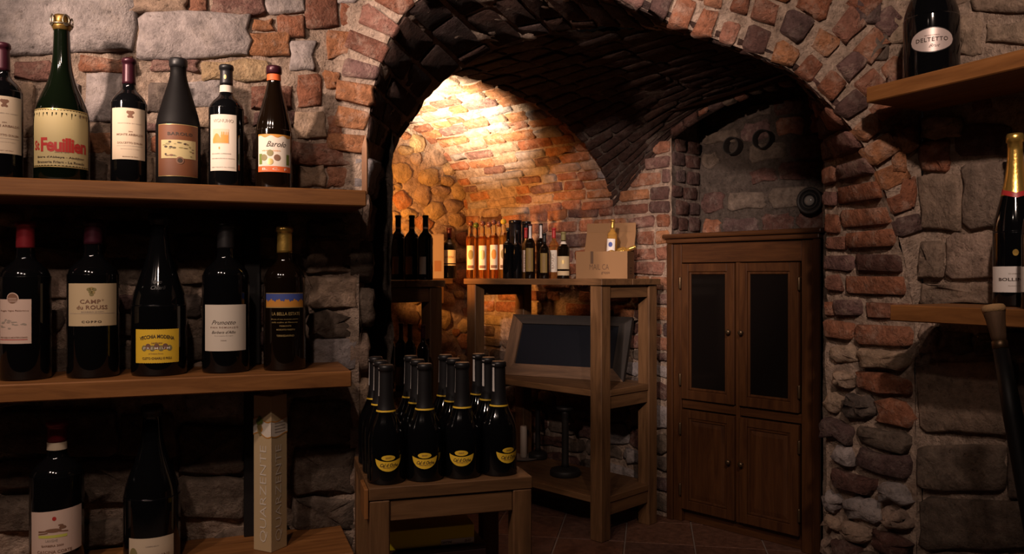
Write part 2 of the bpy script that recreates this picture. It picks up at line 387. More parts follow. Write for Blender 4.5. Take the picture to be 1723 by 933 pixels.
for i, ((x, y), (bx_, by_)) in enumerate(zip(FR, BK)):
    p = hit(x, y, A0, nA); D = 2.85-.11*(bx_-612)/778; q = at(bx_, by_, D)
    if i in (0, len(FR)-1): p.z = 0; q.z = 0
    fr3.append(p); bk3.append(q)
def cr(P, t):
    n = len(P)-1; t = min(max(t, 0), n-1e-6); i = int(t); f = t-i
    if i == 0 or i >= n-1: return P[i].lerp(P[i+1], f)
    a, b, c, d = P[i-1], P[i], P[i+1], P[i+2]
    return .5*((2*b)+(c-a)*f+(2*a-5*b+4*c-d)*f*f+(3*b-a-3*c+d)*f**3)
NF = len(FR)-1
dense = [i*NF/330 for i in range(331)]
fd = [cr(fr3, t) for t in dense]
prof2 = [((p-A0).dot(uA), p.z) for p in fd]
def mapR(t, b, w):
    """reveal of the arch: t along the opening, b from front to back"""
    def P(t, b): return cr(fr3, t).lerp(cr(bk3, t), b)
    p = P(t, b)
    if w == 0: return p
    n = (P(t+.02, b)-P(t-.02, b)).cross(P(t, min(b+.02, 1))-P(t, b-.02))
    n.normalize()
    c = V((.4, 2.6, 1.2)) - p
    if n.dot(c) < 0: n = -n
    return p+n*w
wa = structure(mortar('wall_arch', mapA, frange(0, LA, .013), frange(0, TOP, .013), 'mortar', .012, keep=lambda u, v: not all(inpoly(prof2, u+a*.0068, v+b*.0068) for a in (-1, 1) for b in (-1, 1))))
used = set(i for p in wa.data.polygons for i in p.vertices)
for i in used:
    co = wa.data.vertices[i].co; u_, v_ = (co-A0).dot(uA), co.z
    if inpoly(prof2, u_, v_):
        q = min(prof2, key=lambda k: (k[0]-u_)**2+(k[1]-v_)**2); wa.data.vertices[i].co = mapA(q[0], q[1], 0)
rv = structure(mortar('wall_reveal', mapR, [i*NF/300 for i in range(301)], frange(0, 1, 1/26), 'mortar', .018))
# voussoirs
arc = [0]
for i in range(1, len(prof2)): arc.append(arc[-1]+math.hypot(prof2[i][0]-prof2[i-1][0], prof2[i][1]-prof2[i-1][1]))
def prof_at(a):
    a = min(max(a, 0), arc[-1]-1e-5)
    lo, hi = 0, len(arc)-1
    while hi-lo > 1:
        m = (lo+hi)//2
        if arc[m] <= a: lo = m
        else: hi = m
    f = (a-arc[lo])/(arc[hi]-arc[lo]+1e-9)
    x = prof2[lo][0]+(prof2[hi][0]-prof2[lo][0])*f; z = prof2[lo][1]+(prof2[hi][1]-prof2[lo][1])*f
    k0, k1 = max(0, lo-6), min(len(prof2)-1, hi+6)
    tx, tz = prof2[k1][0]-prof2[k0][0], prof2[k1][1]-prof2[k0][1]; d = math.hypot(tx, tz)
    return x, z, tx/d, tz/d
def mapV(a, o, w):
    x, z, tx, tz = prof_at(a); return mapA(x-tz*o, z+tx*o, w)
rng = random.Random(21)
def arc_of(t): return arc[min(range(len(dense)), key=lambda i: abs(dense[i]-t))]
def mV(r, *a): return r.choice(['brick', 'brick', 'brick', 'brick_orange', 'brick_orange', 'brick_dark'])
a_l0, a_l1 = arc_of(3.6), arc_of(8)
a = a_l0
while a < arc_of(19.4):
    wv = rng.uniform(.052, .076)
    left = a < a_l1
    layers = [(0.0, .115)] if left else [(0, .082), (.094, .17), (.184, .262), (.276, .35)]
    if a > arc_of(16.4): layers = layers[:3]
    if a > arc_of(17.3): layers = layers[:2]
    if a > arc_of(18.2): layers = layers[:1]
    for k, (o0, o1) in enumerate(layers):
        sh = rng.uniform(-.018, .018) if k else 0
        x, z, tx, tz = prof_at(a+wv/2+sh)
        cx = x-tz*(o0+o1)/2
        if cx > LA-.03 or z+tx*o1 > TOP: continue
        if k and left: continue
        piece(wa, 'brick', mapV, rect_poly(a+sh+.004, o0+rng.uniform(-.012, .004), a+sh+wv-.004, o1+rng.uniform(-.02, .008), rng, .006, .12), .018*rng.uniform(.5, 1.35), mV(rng), rng, embed=.03)
    a += wv+rng.uniform(.008, .02)
# stones in the corner beside the arch foot
def pxA(x, y):
    p = hit(x, y, A0, nA)-A0; return (p.dot(uA), p.z)
for (x0, y0, x1, y1, m) in [(1462, 60, 1492, 100, 'stone_dark'), (1490, 130, 1520, 180, 'brick'), (1500, 210, 1520, 290, 'brick_orange'), (1495, 20, 1530, 70, 'stone_tan'), (1516, 300, 1540, 350, 'brick'), (1440, 0, 1480, 40, 'brick_dark')]:
    q = [pxA(x0, y0), pxA(x1, y0), pxA(x1, y1), pxA(x0, y1)]
    piece(wa, 'stone', mapA, quad_poly(q, rng, .006), .014, m, rng)

ringd = lambda u, v: min(math.hypot(k[0]-u, k[1]-v) for k in prof2[::4])
infill(wa, mapA, .03, LA-.03, 1.2, TOP-.04, [], 900, ((.07, .16), (.04, .075)), .012, lambda r, u, v: r.choice(['brick', 'stone_tan', 'stone_grey', 'brick_orange']), rng,
       keep=lambda u, v: not inpoly(prof2, u, v) and ringd(u, v) > (.17 if u < .22 else .41))
# pieces on the reveal: soffit bricks, right jamb courses, left jamb stones
rng = random.Random(31)
t = 4.0
while t < 16.2:
    seg = (cr(fr3, t+.5)-cr(fr3, t-.5)).length
    dt = rng.uniform(.07, .10)/max(seg, .05)
    b = rng.uniform(-.2, 0)
    while b < 1:
        lb_ = rng.uniform(.35, .62); b0, b1 = max(b, .01), min(b+lb_, .99)
        if b1-b0 > .12:
            piece(rv, 'brick', mapR, rect_poly(t, b0, t+dt*.86, b1-.04, rng, .008, .08), .008*rng.uniform(.4, 1.3), 'brick_shaded' if t < 15.2 else 'brick_dark', rng, inset=.014)
        b += lb_
    t += dt
# jamb map in metres: d along the reveal, z up
def side(P, z, lo, hi):
    best = None
    for k in range(200):
        t0 = lo+(hi-lo)*k/200; t1 = lo+(hi-lo)*(k+1)/200
        p0, p1 = cr(P, t0), cr(P, t1)
        if (p0.z-z)*(p1.z-z) <= 0: return p0.lerp(p1, (z-p0.z)/((p1.z-p0.z) or 1e-9))
    return cr(P, lo if abs(cr(P, lo).z-z) < abs(cr(P, hi).z-z) else hi)
def jamb(lo, hi, sgn):
    cache = {}
    def f(u, v, w):
        key = round(v, 3)
        if key not in cache:
            a_, b_ = side(fr3, v, lo, hi), side(bk3, v, lo, hi); a_.z = b_.z = v; cache[key] = (a_, b_)
        a_, b_ = cache[key]; d = (b_-a_); n = V((d.y, -d.x, 0)).normalized()*sgn
        return a_+d.normalized()*u+n*w
    return f
mapJR = jamb(16, 22, -1); mapJL = jamb(0, 5, 1)
def jlen(f_lo, f_hi, v): 
    return (side(bk3, v, f_lo, f_hi)-side(fr3, v, f_lo, f_hi)).length
v = .02
while v < 1.72:
    Lr = jlen(16, 22, v+.03)
    low = v < .86
    h = rng.uniform(.05, .07) if not low else rng.uniform(.05, .085)
    u = .012
    while u < Lr-.03:
        L = rng.uniform(.10, .22) if not low else rng.uniform(.07, .2)
        b1 = min(u+L, Lr-.004)
        if b1-u > .03:
            m = rng.choice(['brick', 'brick', 'brick_dark', 'brick']) if not low else rng.choice(['stone_dark', 'brick_dark', 'stone_tan', 'brick', 'stone_grey'])
            isb = m.startswith('brick')
            dv = rng.uniform(-.006, .006)
            piece(rv, 'brick' if isb else 'stone', mapJR, rect_poly(u, v+dv, b1, v+dv+h*rng.uniform(.85, 1), rng, .005 if not low else .009, .16 if isb else .3, low), .02*rng.uniform(.5, 1.3)*(1.5 if low else 1), m, rng, dome=.008 if low and not isb else 0)
        u += L+rng.uniform(.010, .02)
    v += h+rng.uniform(.012, .022)
v = .02
while v < 1.42:
    h = rng.uniform(.08, .13); Lr = jlen(0, 5, v+h/2); u = .0
    while u < Lr-.04:
        L = rng.uniform(.14, .26); b1 = min(u+L, Lr)
        piece(rv, 'stone', mapJL, rect_poly(u, v, b1, v+h*.95, rng, .008, .2, True), .03*rng.uniform(.6, 1.3), rng.choice(['stone_dark', 'stone_grey', 'stone_tan']), rng, big=True)
        u += L+.015
    v += h+.014

# ---- right wall
C0 = V((1.262, 2.45, 0)); uR = V((.46, -.887, 0)).normalized(); nR = V((-.887, -.46, 0)).normalized()
def mapRW(u, v, w): return C0+uR*u+Z*v+nR*w
def pxR(x, y):
    p = hit(x, y, C0, nR)-C0; return (p.dot(uR), p.z)
wr = structure(mortar('wall_right', mapRW, frange(0, 1.2, .014), frange(0, TOP, .014), 'mortar', .014))
rng = random.Random(41)
RST = [(1552, 296, 1620, 388, 'stone_brown', .02), (1624, 272, 1760, 384, 'stone_brown', .022), (1552, 196, 1618, 234, 'stone_tan', .016), (1552, 238, 1600, 290, 'brick', .016), (1610, 212, 1700, 262, 'brick_dark', .006),
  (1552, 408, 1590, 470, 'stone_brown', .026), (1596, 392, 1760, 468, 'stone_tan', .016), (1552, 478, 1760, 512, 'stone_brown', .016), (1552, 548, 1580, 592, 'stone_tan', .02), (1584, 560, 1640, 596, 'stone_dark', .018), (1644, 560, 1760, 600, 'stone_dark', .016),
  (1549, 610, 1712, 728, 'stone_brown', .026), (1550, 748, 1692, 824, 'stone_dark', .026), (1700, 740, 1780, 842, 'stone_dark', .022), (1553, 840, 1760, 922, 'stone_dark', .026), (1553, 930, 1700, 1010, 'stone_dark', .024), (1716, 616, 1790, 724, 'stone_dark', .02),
  (1616, 30, 1652, 92, 'stone_tan', .01), (1556, 66, 1600, 120, 'stone_tan', .012), (1662, 40, 1740, 70, 'stone_tan', .01), (1640, -30, 1760, 20, 'stone_brown', .012)]
lb = []
for (x0, y0, x1, y1, m, pr) in RST:
    q = [pxR(x0, y0), pxR(x1, y0), pxR(x1, y1), pxR(x0, y1)]
    piece(wr, 'brick' if m.startswith('brick') else 'stone', mapRW, quad_poly(q, rng, .006, .14, 3), pr, m, rng, big=True, inset=.014)
    us = [a[0] for a in q]; zs = [a[1] for a in q]; lb.append((min(us), min(zs), max(us), max(zs)))
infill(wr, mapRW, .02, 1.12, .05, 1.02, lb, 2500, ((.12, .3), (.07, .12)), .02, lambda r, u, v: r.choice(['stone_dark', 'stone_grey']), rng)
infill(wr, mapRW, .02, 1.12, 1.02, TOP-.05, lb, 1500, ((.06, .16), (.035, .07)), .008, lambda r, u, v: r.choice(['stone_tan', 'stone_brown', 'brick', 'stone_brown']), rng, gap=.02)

# ---- back room: wall W runs away to the left at about 45 degrees
W0 = V((.757, 3.80, 0)); uW = V((-.7, .714, 0)).normalized(); nW = V((-.714, -.7, 0)).normalized()
def SL(s, l, z=0): return W0+uW*s+nW*l+Z*z
S_RIM, S_END, NICHE = .352, 1.47, -.745
def zs(s):
    K = [(-1.2, 1.97), (-.65, 1.97), (-.45, 1.97), (-.2, 1.92), (0, 1.82), (.352, 1.50)]
    for (a, za), (b, zb) in zip(K, K[1:]):
        if s <= b: return za+(zb-za)*(s-a)/(b-a)
    return 1.50
def wrapmap(P, inside):
    def f(u, v, w):
        p = P(u, v)
        if w == 0: return p
        n = (P(u+.01, v)-P(u-.01, v)).cross(P(u, v+.01)-P(u, v-.01)); n.normalize()
        if n.dot(inside-p) < 0: n = -n
        return p+n*w
    return f
def PN(s, ph):   # near vault, ph = arc measure
    a = ph/.86; z0 = zs(s); rise = 2.0+.04*max(0, -s)-z0
    l = 1.0*(1-math.cos(min(a, PI))) ; return SL(s, l, z0+rise*math.sin(a))
def PF(s, ph):
    a = ph/.95; return SL(s, 1.1*(1-math.cos(a)), 1.50+.66*math.sin(a))
INS = SL(.3, .7, 1.0)
mapN = wrapmap(PN, INS); mapF = wrapmap(PF, INS)
okN = lambda s, ph: PN(s, ph).y > 2.80-.05*(PN(s, ph).x > .9)
cn = structure(mortar('ceiling', mapN, frange(-1.0, S_RIM, .025), frange(0, 1.9, .025), 'mortar_shaded', .012, keep=okN))
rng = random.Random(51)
brickwork(cn, mapN, -1.0, S_RIM+.012, .0, 1.75, .22, .062, .012, .007, lambda r, u, v: 'brick_shaded', rng, skip=lambda u, v, a, b: not okN(u, v), jit=.006)
# end face of the near vault, hidden side towards the lamp
vv, ff = [], []
for i, ph in enumerate(frange(0, 1.9, .05)):
    p = PN(S_RIM, ph); vv += [p, p+Z*.5]
    if i: ff.append((2*i-2, 2*i, 2*i+1, 2*i-1))
mesh('vault_end_face', vv, ff, 'mortar_dark', cn)
cf = structure(mortar('ceiling_far', mapF, frange(S_RIM-.03, S_END+.05, .016), frange(0, 1.95, .016), 'mortar', .014))
rng = random.Random(52)
holes = [(.62, .82, .05), (.75, .98, .04), (.95, .86, .045), (.8, .70, .03), (1.1, 1.0, .04), (.55, .62, .03), (.6, 1.05, .05)]
brickwork(cf, mapF, S_RIM, S_END, .01, 1.8, .19, .058, .013, .015, lambda r, u, v: r.choice(['brick_orange', 'brick', 'brick_orange', 'brick', 'stone_tan', 'brick_orange', 'stone_grey']), rng, jit=.008, wave=.03,
          skip=lambda u, v, a, b: rng.random() < .05 or any(abs(u-h[0]) < h[2] and abs(v-h[1]) < h[2] for h in holes))
# wall W with the cabinet recess
def mapW(u, v, w): return SL(u, w, v)
inN = lambda s, z: NICHE < s < .0
ww = structure(mortar('wall_back', mapW, frange(-1.0, S_END+.03, .016), frange(0, 1.98, .016), 'mortar', .012, keep=lambda s, z: not inN(s, z) and z < (zs(s) if s < S_RIM else 1.5)+.02))
rng = random.Random(61)
def zcap(s): return (zs(s) if s < S_RIM else 1.5)
brickwork(ww, mapW, .004, S_END, .80, 1.86, .165, .056, .014, .014, lambda r, u, v: r.choice(['brick', 'brick', 'brick_orange', 'brick_dark']) if u < .55 or r.random() < .6 else r.choice(['stone_yellow', 'brick_orange']), rng,
          skip=lambda u, v, a, b: v+b > zcap(u)+.03 or (u > .62 and v < 1.42 and rng.random() < .35), jit=.006)
rubble(ww, mapW, .004, S_END, .02, .79, (.06, .11), (.08, .2), .018, .02, lambda r, u, v: r.choice(['stone_dark', 'stone_grey', 'brick_dark']), rng)
# recess: back, sides
ND = .25
def mapNB(u, v, w): return SL(u, -ND+w, v)
nb = structure(mortar('wall_recess', mapNB, frange(NICHE-.02, .02, .016), frange(0, 2.08, .016), 'mortar_shaded', .012))
def niche_side(s0, sg):
    return lambda u, v, w: SL(s0+sg*w, -ND+u, v)
sideL = niche_side(0, -1); sideR = niche_side(NICHE, 1)
mortar('recess_side', sideL, frange(0, ND, .016), frange(0, 1.95, .016), 'mortar_dark', .01, parent=nb)
mortar('recess_side', sideR, frange(0, ND, .016), frange(0, 2.02, .016), 'mortar_dark', .01, parent=nb)
mesh('recess_top', [SL(NICHE-.02, -ND-.02, 2.06), SL(.02, -ND-.02, 2.0), SL(.02, .12, 1.9), SL(NICHE-.02, .12, 2.0)], [(0, 1, 2, 3)], 'mortar_dark', nb, False)
rng = random.Random(71)
rubble(nb, mapNB, NICHE, -.02, 1.36, 2.03, (.075, .105), (.12, .2), .02, .010, lambda r, u, v: r.choice(['brick', 'brick_dark', 'brick_dark', 'stone_dark']) , rng, skip=lambda u, v, a, b: u > -.3 and v > 1.62 and rng.random() < .6, name='brick')
brickwork(nb, sideR, .01, ND-.005, 1.30, 2.0, .12, .06, .014, .012, lambda r, u, v: 'brick', rng)
brickwork(nb, sideL, .01, ND-.005, 1.30, 1.85, .12, .06, .014, .012, lambda r, u, v: 'brick_dark', rng)
# rim bricks over the recess
def mapRim(u, v, w): return SL(u, .01+w, zs(u)-.0+v)
uu = NICHE
while uu < -.03:
    b = rng.uniform(.05, .075)
    piece(nb, 'brick', mapRim, rect_poly(uu, -.012, uu+b, .11, rng, .005), .012*rng.uniform(.6, 1.2), rng.choice(['brick', 'brick_dark', 'stone_dark']), rng)
    uu += b+.006
# ---- end wall of rubble
def mapE(u, v, w): return SL(S_END-w, u, v)
we = structure(mortar('wall_end', mapE, frange(-.1, 1.65, .018), frange(0, 2.3, .018), 'mortar', .022))
rng = random.Random(81)
placed = []
for k in range(5200):
    f = 1-.72*k/5200
    ru, rv_ = rng.uniform(.055, .095)*f, rng.uniform(.036, .062)*f
    u, v = rng.uniform(-.04, 1.58), rng.uniform(.04, 2.2)
    if any(((u-a)/(ru+c))**2+((v-b)/(rv_+d))**2 < .92 for a, b, c, d in placed): continue
    placed.append((u, v, ru, rv_))
    piece(we, 'stone', mapE, blob_poly(u, v, ru, rv_, rng, 9, .2), .012, rng.choice(['stone_yellow', 'stone_tan', 'stone_yellow', 'stone_yellow', 'brick_orange']), rng, dome=rng.uniform(.006, .02)*f, embed=.02)
    if len(placed) > 290: break
# ---- left side of the back room, behind the shelves' wall
def mapT(u, v, w): return SL(u, 1.62-w, v)
wt = structure(mortar('wall_side', mapT, frange(.0, S_END, .03), frange(0, 2.3, .03), 'mortar_dark', .02))

# vault lamp and added orange bounce fill, both out of sight behind the shelf wall
spot('vault_lamp', SL(.86, 1.08, 1.62), SL(1.04, .50, 2.06), 360, 70, 1.0, (1, .80, .56), .03)
spot('bounce_fill', SL(.95, 1.30, 1.25), SL(1.25, .25, 1.45), 120, 84, .9, (1, .40, .09), .05)
#OBJECTS
# ================================================================== THINGS
# ---- lettering
TXT = {}
def text2d(s, bold=0, shear=0, sp=1.0):
    k = (s, bold, shear, sp)
    if k in TXT: return TXT[k]
    c = bpy.data.curves.new('lettering', 'FONT'); c.body = s; c.size = 1; c.offset = bold; c.shear = shear; c.resolution_u = 2; c.space_character = sp
    c.fill_mode = 'FRONT' if hasattr(c, 'fill_mode') else c.fill_mode
    o = bpy.data.objects.new('lettering', c); COL.objects.link(o)
    me = bpy.data.meshes.new_from_object(o)
    vs = [(v.co.x, v.co.y) for v in me.vertices]; fs = [tuple(p.vertices) for p in me.polygons]
    bpy.data.objects.remove(o); bpy.data.curves.remove(c); bpy.data.meshes.remove(me)
    x0, x1 = min(v[0] for v in vs), max(v[0] for v in vs); y0, y1 = min(v[1] for v in vs), max(v[1] for v in vs)
    TXT[k] = ([((x-x0)/(x1-x0)-.5, (y-y0)/(y1-y0)-.5) for x, y in vs], fs, (x1-x0)/(y1-y0)); return TXT[k]
def interp(prof, z):
    for (r0, z0), (r1, z1) in zip(prof, prof[1:]):
        if z0 <= z <= z1 and z1 > z0: return r0+(r1-r0)*(z-z0)/(z1-z0)
    return prof[-1][0] if z > prof[-1][1] else max(p[0] for p in prof[:4])
class Wrap:
    """paper on a turned surface: x measured round the front, z up"""
    def __init__(s, prof, th=0): s.p = prof; s.th = th
    def __call__(s, x, z, off):
        R = interp(s.p, z); a = x/max(R, .01)+s.th; r = R+off
        return (r*math.sin(a), -r*math.cos(a), z)
class Flat:
    def __init__(s, P, u, v, n): s.P, s.u, s.v, s.n = V(P), V(u), V(v), V(n)
    def __call__(s, x, z, off): return s.P+s.u*x+s.v*z+s.n*off
def patch(name, parent, wrap, x0, x1, top, bot, mat, off=.0006, n=24, m=4):
    tf = top if callable(top) else (lambda x: top); bf = bot if callable(bot) else (lambda x: bot)
    vs, fs = [], []
    for i in range(n+1):
        x = x0+(x1-x0)*i/n; t_, b_ = tf(x), bf(x)
        for j in range(m+1): vs.append(wrap(x, b_+(t_-b_)*j/m, off))
    for i in range(n):
        for j in range(m):
            a = i*(m+1)+j; fs.append((a, a+m+1, a+m+2, a+1))
    return mesh(name, vs, fs, mat, parent)
def ellipse(name, parent, wrap, xc, zc, rx, rz, mat, off=.0006, n=20):
    f = lambda x: rz*math.sqrt(max(0, 1-((x-xc)/rx)**2))
    return patch(name, parent, wrap, xc-rx*.999, xc+rx*.999, lambda x: zc+f(x), lambda x: zc-f(x), mat, off, n)
def words(parent, wrap, s, xc, zc, width, mat, off=.0012, h=None, arc=0, bold=.008, shear=0, sp=1.0, up=False):
    vs, fs, asp = text2d(s, bold, shear, sp)
    hh = h if h else width/asp
    out = []
    for x, y in vs:
        X, Y = x*width, y*hh+arc*(1-(2*x)**2)
        out.append(wrap(xc-Y, zc+X, off) if up else wrap(xc+X, zc+Y, off))
    return mesh('lettering', out, fs, mat, parent, False)

# ---- bottles
def prof_bottle(kind, h, r):
    P = {'bordeaux': [(.90, 0), (.98, .004), (1, .014), (1, .60), (.985, .635), (.92, .672), (.78, .705), (.58, .733), (.43, .757), (.37, .79), (.355, .86), (.345, .965), (.40, .967), (.40, .992), (.36, 1)],
         'burgundy': [(.90, 0), (.98, .004), (1, .014), (1, .44), (.985, .48), (.92, .545), (.80, .62), (.66, .70), (.53, .77), (.43, .83), (.37, .88), (.34, .962), (.39, .965), (.39, .99), (.35, 1)],
         'champagne': [(.90, 0), (.98, .004), (1, .014), (1, .39), (.985, .435), (.93, .49), (.82, .55), (.68, .615), (.54, .685), (.43, .755), (.36, .83), (.33, .90), (.325, .95), (.39, .953), (.39, .985), (.34, 1)],
         'prosecco': [(.90, 0), (.98, .004), (1, .014), (1, .34), (.985, .385), (.92, .44), (.80, .495), (.64, .55), (.51, .60), (.43, .65), (.385, .71), (.36, .80), (.345, .93), (.345, .952), (.40, .955), (.40, .985), (.35, 1)],
         'abbey': [(.90, 0), (.98, .004), (1, .014), (1, .35), (.98, .40), (.90, .455), (.75, .52), (.58, .58), (.45, .64), (.37, .70), (.32, .78), (.295, .87), (.29, .93), (.34, .935), (.34, .96), (.29, .962)],
         'square': [(.92, 0), (1, .01), (1, .62), (.97, .66), (.80, .70), (.5, .735), (.36, .76), (.34, .95), (.38, .955), (.38, .99), (.34, 1)],
         'slim': [(.92, 0), (1, .012), (1, .70), (.98, .73), (.86, .77), (.66, .80), (.56, .82), (.54, .86), (.54, .93), (.50, .932), (.50, .955)]}[kind]
    out = [(a*r, b*h) for a, b in P]
    return out
def smoothp(p, z0, z1, n=4):
    """Catmull-Rom the shoulder so that it turns without facets"""
    out = []
    for i in range(len(p)-1):
        a, b, c, d = p[max(i-1, 0)], p[i], p[i+1], p[min(i+2, len(p)-1)]
        out.append(b)
        if z0 <= b[1] < z1:
            for k in range(1, n):
                f = k/n
                out.append(tuple(.5*(2*b[q]+(c[q]-a[q])*f+(2*a[q]-5*b[q]+4*c[q]-d[q])*f*f+(3*b[q]-a[q]-3*c[q]+d[q])*f**3) for q in (0, 1)))
    out.append(p[-1]); return out
def bottle(name, label, kind, loc, h, r, rz=0, glass='glass_black', cap='foil_black', cap0=.80, group=None, cat='bottle', seg=36, tilt=None):
    t = thing(name, label, cat, loc, rz, group, rot=tilt)
    p = smoothp(prof_bottle(kind, h, r), h*.38, h*.88)
    lathe('glass_body', p, glass, t, seg)
    if cap:
        cp = [(interp(p, h*cap0)+.0008, h*cap0)]+[(a+.0008, b) for a, b in p if b > h*cap0+.002]
        cp[-1] = (cp[-1][0], h+.001)
        lathe('capsule', cp, cap, t, 28)
    return t, Wrap(p), p
def face_cam(p, off=0): return math.atan2(-(p.x), (p.y))*1.0+off   # local -Y looks back at the camera
def sized(base, cx, top, width):
    """height and radius of an upright round thing standing at base"""
    rho = math.hypot(base.x, base.y); c = base.y/rho
    return (CAM.z+(466.5-top)*base.y/F)-base.z, width*base.y*c/(2*F)
# ---- left shelves
SF = V((-.39, 2.14, 0))                       # front right corner of the boards
ZL = [1.383, .899, .413]
def shelf_board(name, label, x_right, z, n, depth=.262, length=1.15):
    P = line_at(x_right, SF, uL)
    t = thing(name, label, 'shelf', V((P.x, P.y, z)), math.atan2(uL.y, uL.x)+PI)
    # local +X runs from left to right along the wall, local +Y to the wall
    o = box('board', (-length, 0, -.043), (0, depth, 0), 'wood_shelfX', t, .003)
    return t
for z, xr, lab in ((ZL[0], 617, 'top brown wooden wall shelf on the left, under the smaller bottles'), (ZL[1], 592, 'middle wooden wall shelf on the left carrying five large bottles'), (ZL[2], 596, 'lowest wooden wall shelf on the left, under the tall carton')):
    shelf_board('wall_shelf', lab, xr, z, 0)
def on_shelf(px, d, z):
    p = line_at(px, SF-nL*d, uL); p.z = z; return p
# black upright rail on the wall
p = on_shelf(424, .235, 0)
t = thing('shelf_upright', 'flat black metal upright rail fixed to the left wall behind the shelves', 'rail', V((p.x, p.y, .413)), math.atan2(uL.y, uL.x)+PI)
box('rail', (-.022, -.004, 0), (.022, .012, .478), 'black_metal', t, .002)
box('rail', (-.022, -.004, .49), (.022, .012, .92), 'black_metal', t, .002)
# thin pointed batten at the shelf end
p = line_at(618, SF-nL*.2, uL)
vs = [V((-.007, -.01, 0)), V((.007, -.01, 0)), V((.007, .01, 0)), V((-.007, .01, 0)), V((-.007, -.01, .13)), V((.007, -.01, .13)), V((.007, .01, .13)), V((-.007, .01, .13)), V((0.003, -.004, .17)), V((0.003, .004, .17))]
o = mesh('wooden_batten', vs, [(0, 1, 5, 4), (1, 2, 6, 5), (2, 3, 7, 6), (3, 0, 4, 7), (4, 5, 8), (5, 6, 9, 8), (6, 7, 9), (7, 4, 8, 9), (3, 2, 1, 0)], 'wood_shelfZ', None, False)
p2 = line_at(614, SF-nL*.1, uL); o.location = (p2.x, p2.y, 1.383); tag(o, 'short pointed wooden batten upright at the right end of the top left shelf', 'batten')

GT = 'bottles on the top left shelf'; GM = 'large bottles on the middle left shelf'; GB = 'bottles on the lowest left shelf'
def shelf_bottle(px, top, width, d, z, kind, label, name='wine_bottle', turn=0, **k):
    b = on_shelf(px, d, z); h, r = sized(b, px, top, width)
    t, W, p = bottle(name, label, kind, b, h, r, face_cam(b)+turn, **k)
    return t, W, p, h, r
def zof(b_y, b):  # height above the base for image row b_y
    return (CAM.z+(466.5-b_y)*b.location.y/F)-b.location.z
# T1 / T3 : same cream label
def cream_label(t, W, r, zt, zb, x0, x1):
    L = patch('label', t, W, x0, x1, zt, zb, 'cream'); H = zt-zb; xc = (x0+x1)/2+.004; wd = x1-x0
    for k, (dx, dz, rx, rz_) in enumerate([(0, .90, .006, .006), (-.005, .915, .004, .004), (.005, .915, .004, .004), (0, .85, .004, .005), (-.004, .83, .003, .003), (.004, .83, .003, .003)]):
        ellipse('crest', L, W, xc+dx, zb+H*dz, rx, rz_, 'ink_brown', .001, 10)
    words(L, W, 'MARCHESI DI GRESY', xc, zb+H*.70, wd*.66, 'ink_grey', h=.0022)
    words(L, W, '2004', xc, zb+H*.54, wd*.10, 'ink_brown', h=.003)
    words(L, W, 'MONTE ARIBALDO', xc, zb+H*.48, wd*.72, 'ink_brown', h=.0055)
    words(L, W, "DOLCETTO D'ALBA", xc, zb+H*.32, wd*.68, 'ink_brown', h=.0050)
    patch('rule', L, W, xc-wd*.36, xc+wd*.36, zb+H*.265, zb+H*.259, 'ink_grey', .001, 10, 1)
    words(L, W, 'denominazione di origine', xc, zb+H*.2, wd*.5, 'ink_grey', h=.0022)
    words(L, W, 'PRODUCT OF ITALY', xc, zb+H*.05, wd*.4, 'ink_brown', h=.0026)
    return L
t, W, p, h, r = shelf_bottle(4, 74, 72, .115, ZL[0], 'bordeaux', 'burgundy-capped bottle with cream label cut off by left frame edge, top shelf', cap='foil_burgundy', cap0=.80, group=GT)
cream_label(t, W, r, zof(167, t), zof(262, t), -.048, .048)
t, W, p, h, r = shelf_bottle(217, 100, 62, .115, ZL[0], 'bordeaux', 'dark bottle with burgundy cap and cream crested label, third from left on top shelf', cap='foil_burgundy', cap0=.80, group=GT)
cream_label(t, W, r, zof(187, t), zof(272, t), -.046, .044)
# T2 abbey beer
t, W, p, h, r = shelf_bottle(104, 30, 97, .115, ZL[0], 'abbey', 'tall wide green beer bottle with gold wired cork and aged label with red gothic lettering', name='beer_bottle', glass='glass_green', cap=None, group=GT)
zt, zb = zof(193, t), zof(284, t); H = zt-zb
L = patch('label', t, W, -.076, .072, lambda x: zt+.0012*math.sin(x*900), lambda x: zb+.0012*math.sin(x*800), 'paper_aged', n=60)
patch('gilt_edge', L, W, -.077, .073, zt+.004, zt+.0015, 'ink_gold', .0004, 40, 1); patch('gilt_edge', L, W, -.077, .073, zb-.0015, zb-.004, 'ink_gold', .0004, 40, 1)
words(L, W, 'St', -.060, zb+H*.36, .016, 'ink_red', h=.024, bold=.03)
words(L, W, 'Feuillien', .006, zb+H*.37, .108, 'ink_red', h=.035, bold=.035, sp=.92)
words(L, W, 'SINCE 1873', .0, zb+H*.235, .03, 'ink_brown', h=.003)
words(L, W, "Bière d'Abbaye - Abdijbier", -.002, zb+H*.145, .112, 'ink', h=.0065, bold=.015)
words(L, W, 'Brasserie Friart - Le Roeulx', -.002, zb+H*.06, .112, 'ink', h=.006, bold=.015)
words(L, W, 'ST FEUILLIEN', .052, zb+H*.93, .028, 'ink_brown', h=.0045)
lathe('cork', [(r*.26, h*.955), (r*.29, h*.97), (r*.30, h*1.0), (r*.27, h*1.012)], 'gilt_dark', t, 24)
lathe('neck_foil', [(r*.30, h*.92), (r*.31, h*.925), (r*.36, h*.94), (r*.36, h*.958)], 'gilt_dark', t, 24)
for k in range(4):
    a = k*PI/2+.4; o = torus('wire', r*.12, .0016, 'wire', t, 14, 6, Matrix.Translation((math.cos(a)*r*.37, math.sin(a)*r*.37, h*.975)) @ Matrix.Rotation(a, 4, 'Z') @ Matrix.Rotation(PI/2, 4, 'Y') @ Matrix.Scale(1.7, 4, (1, 0, 0)))
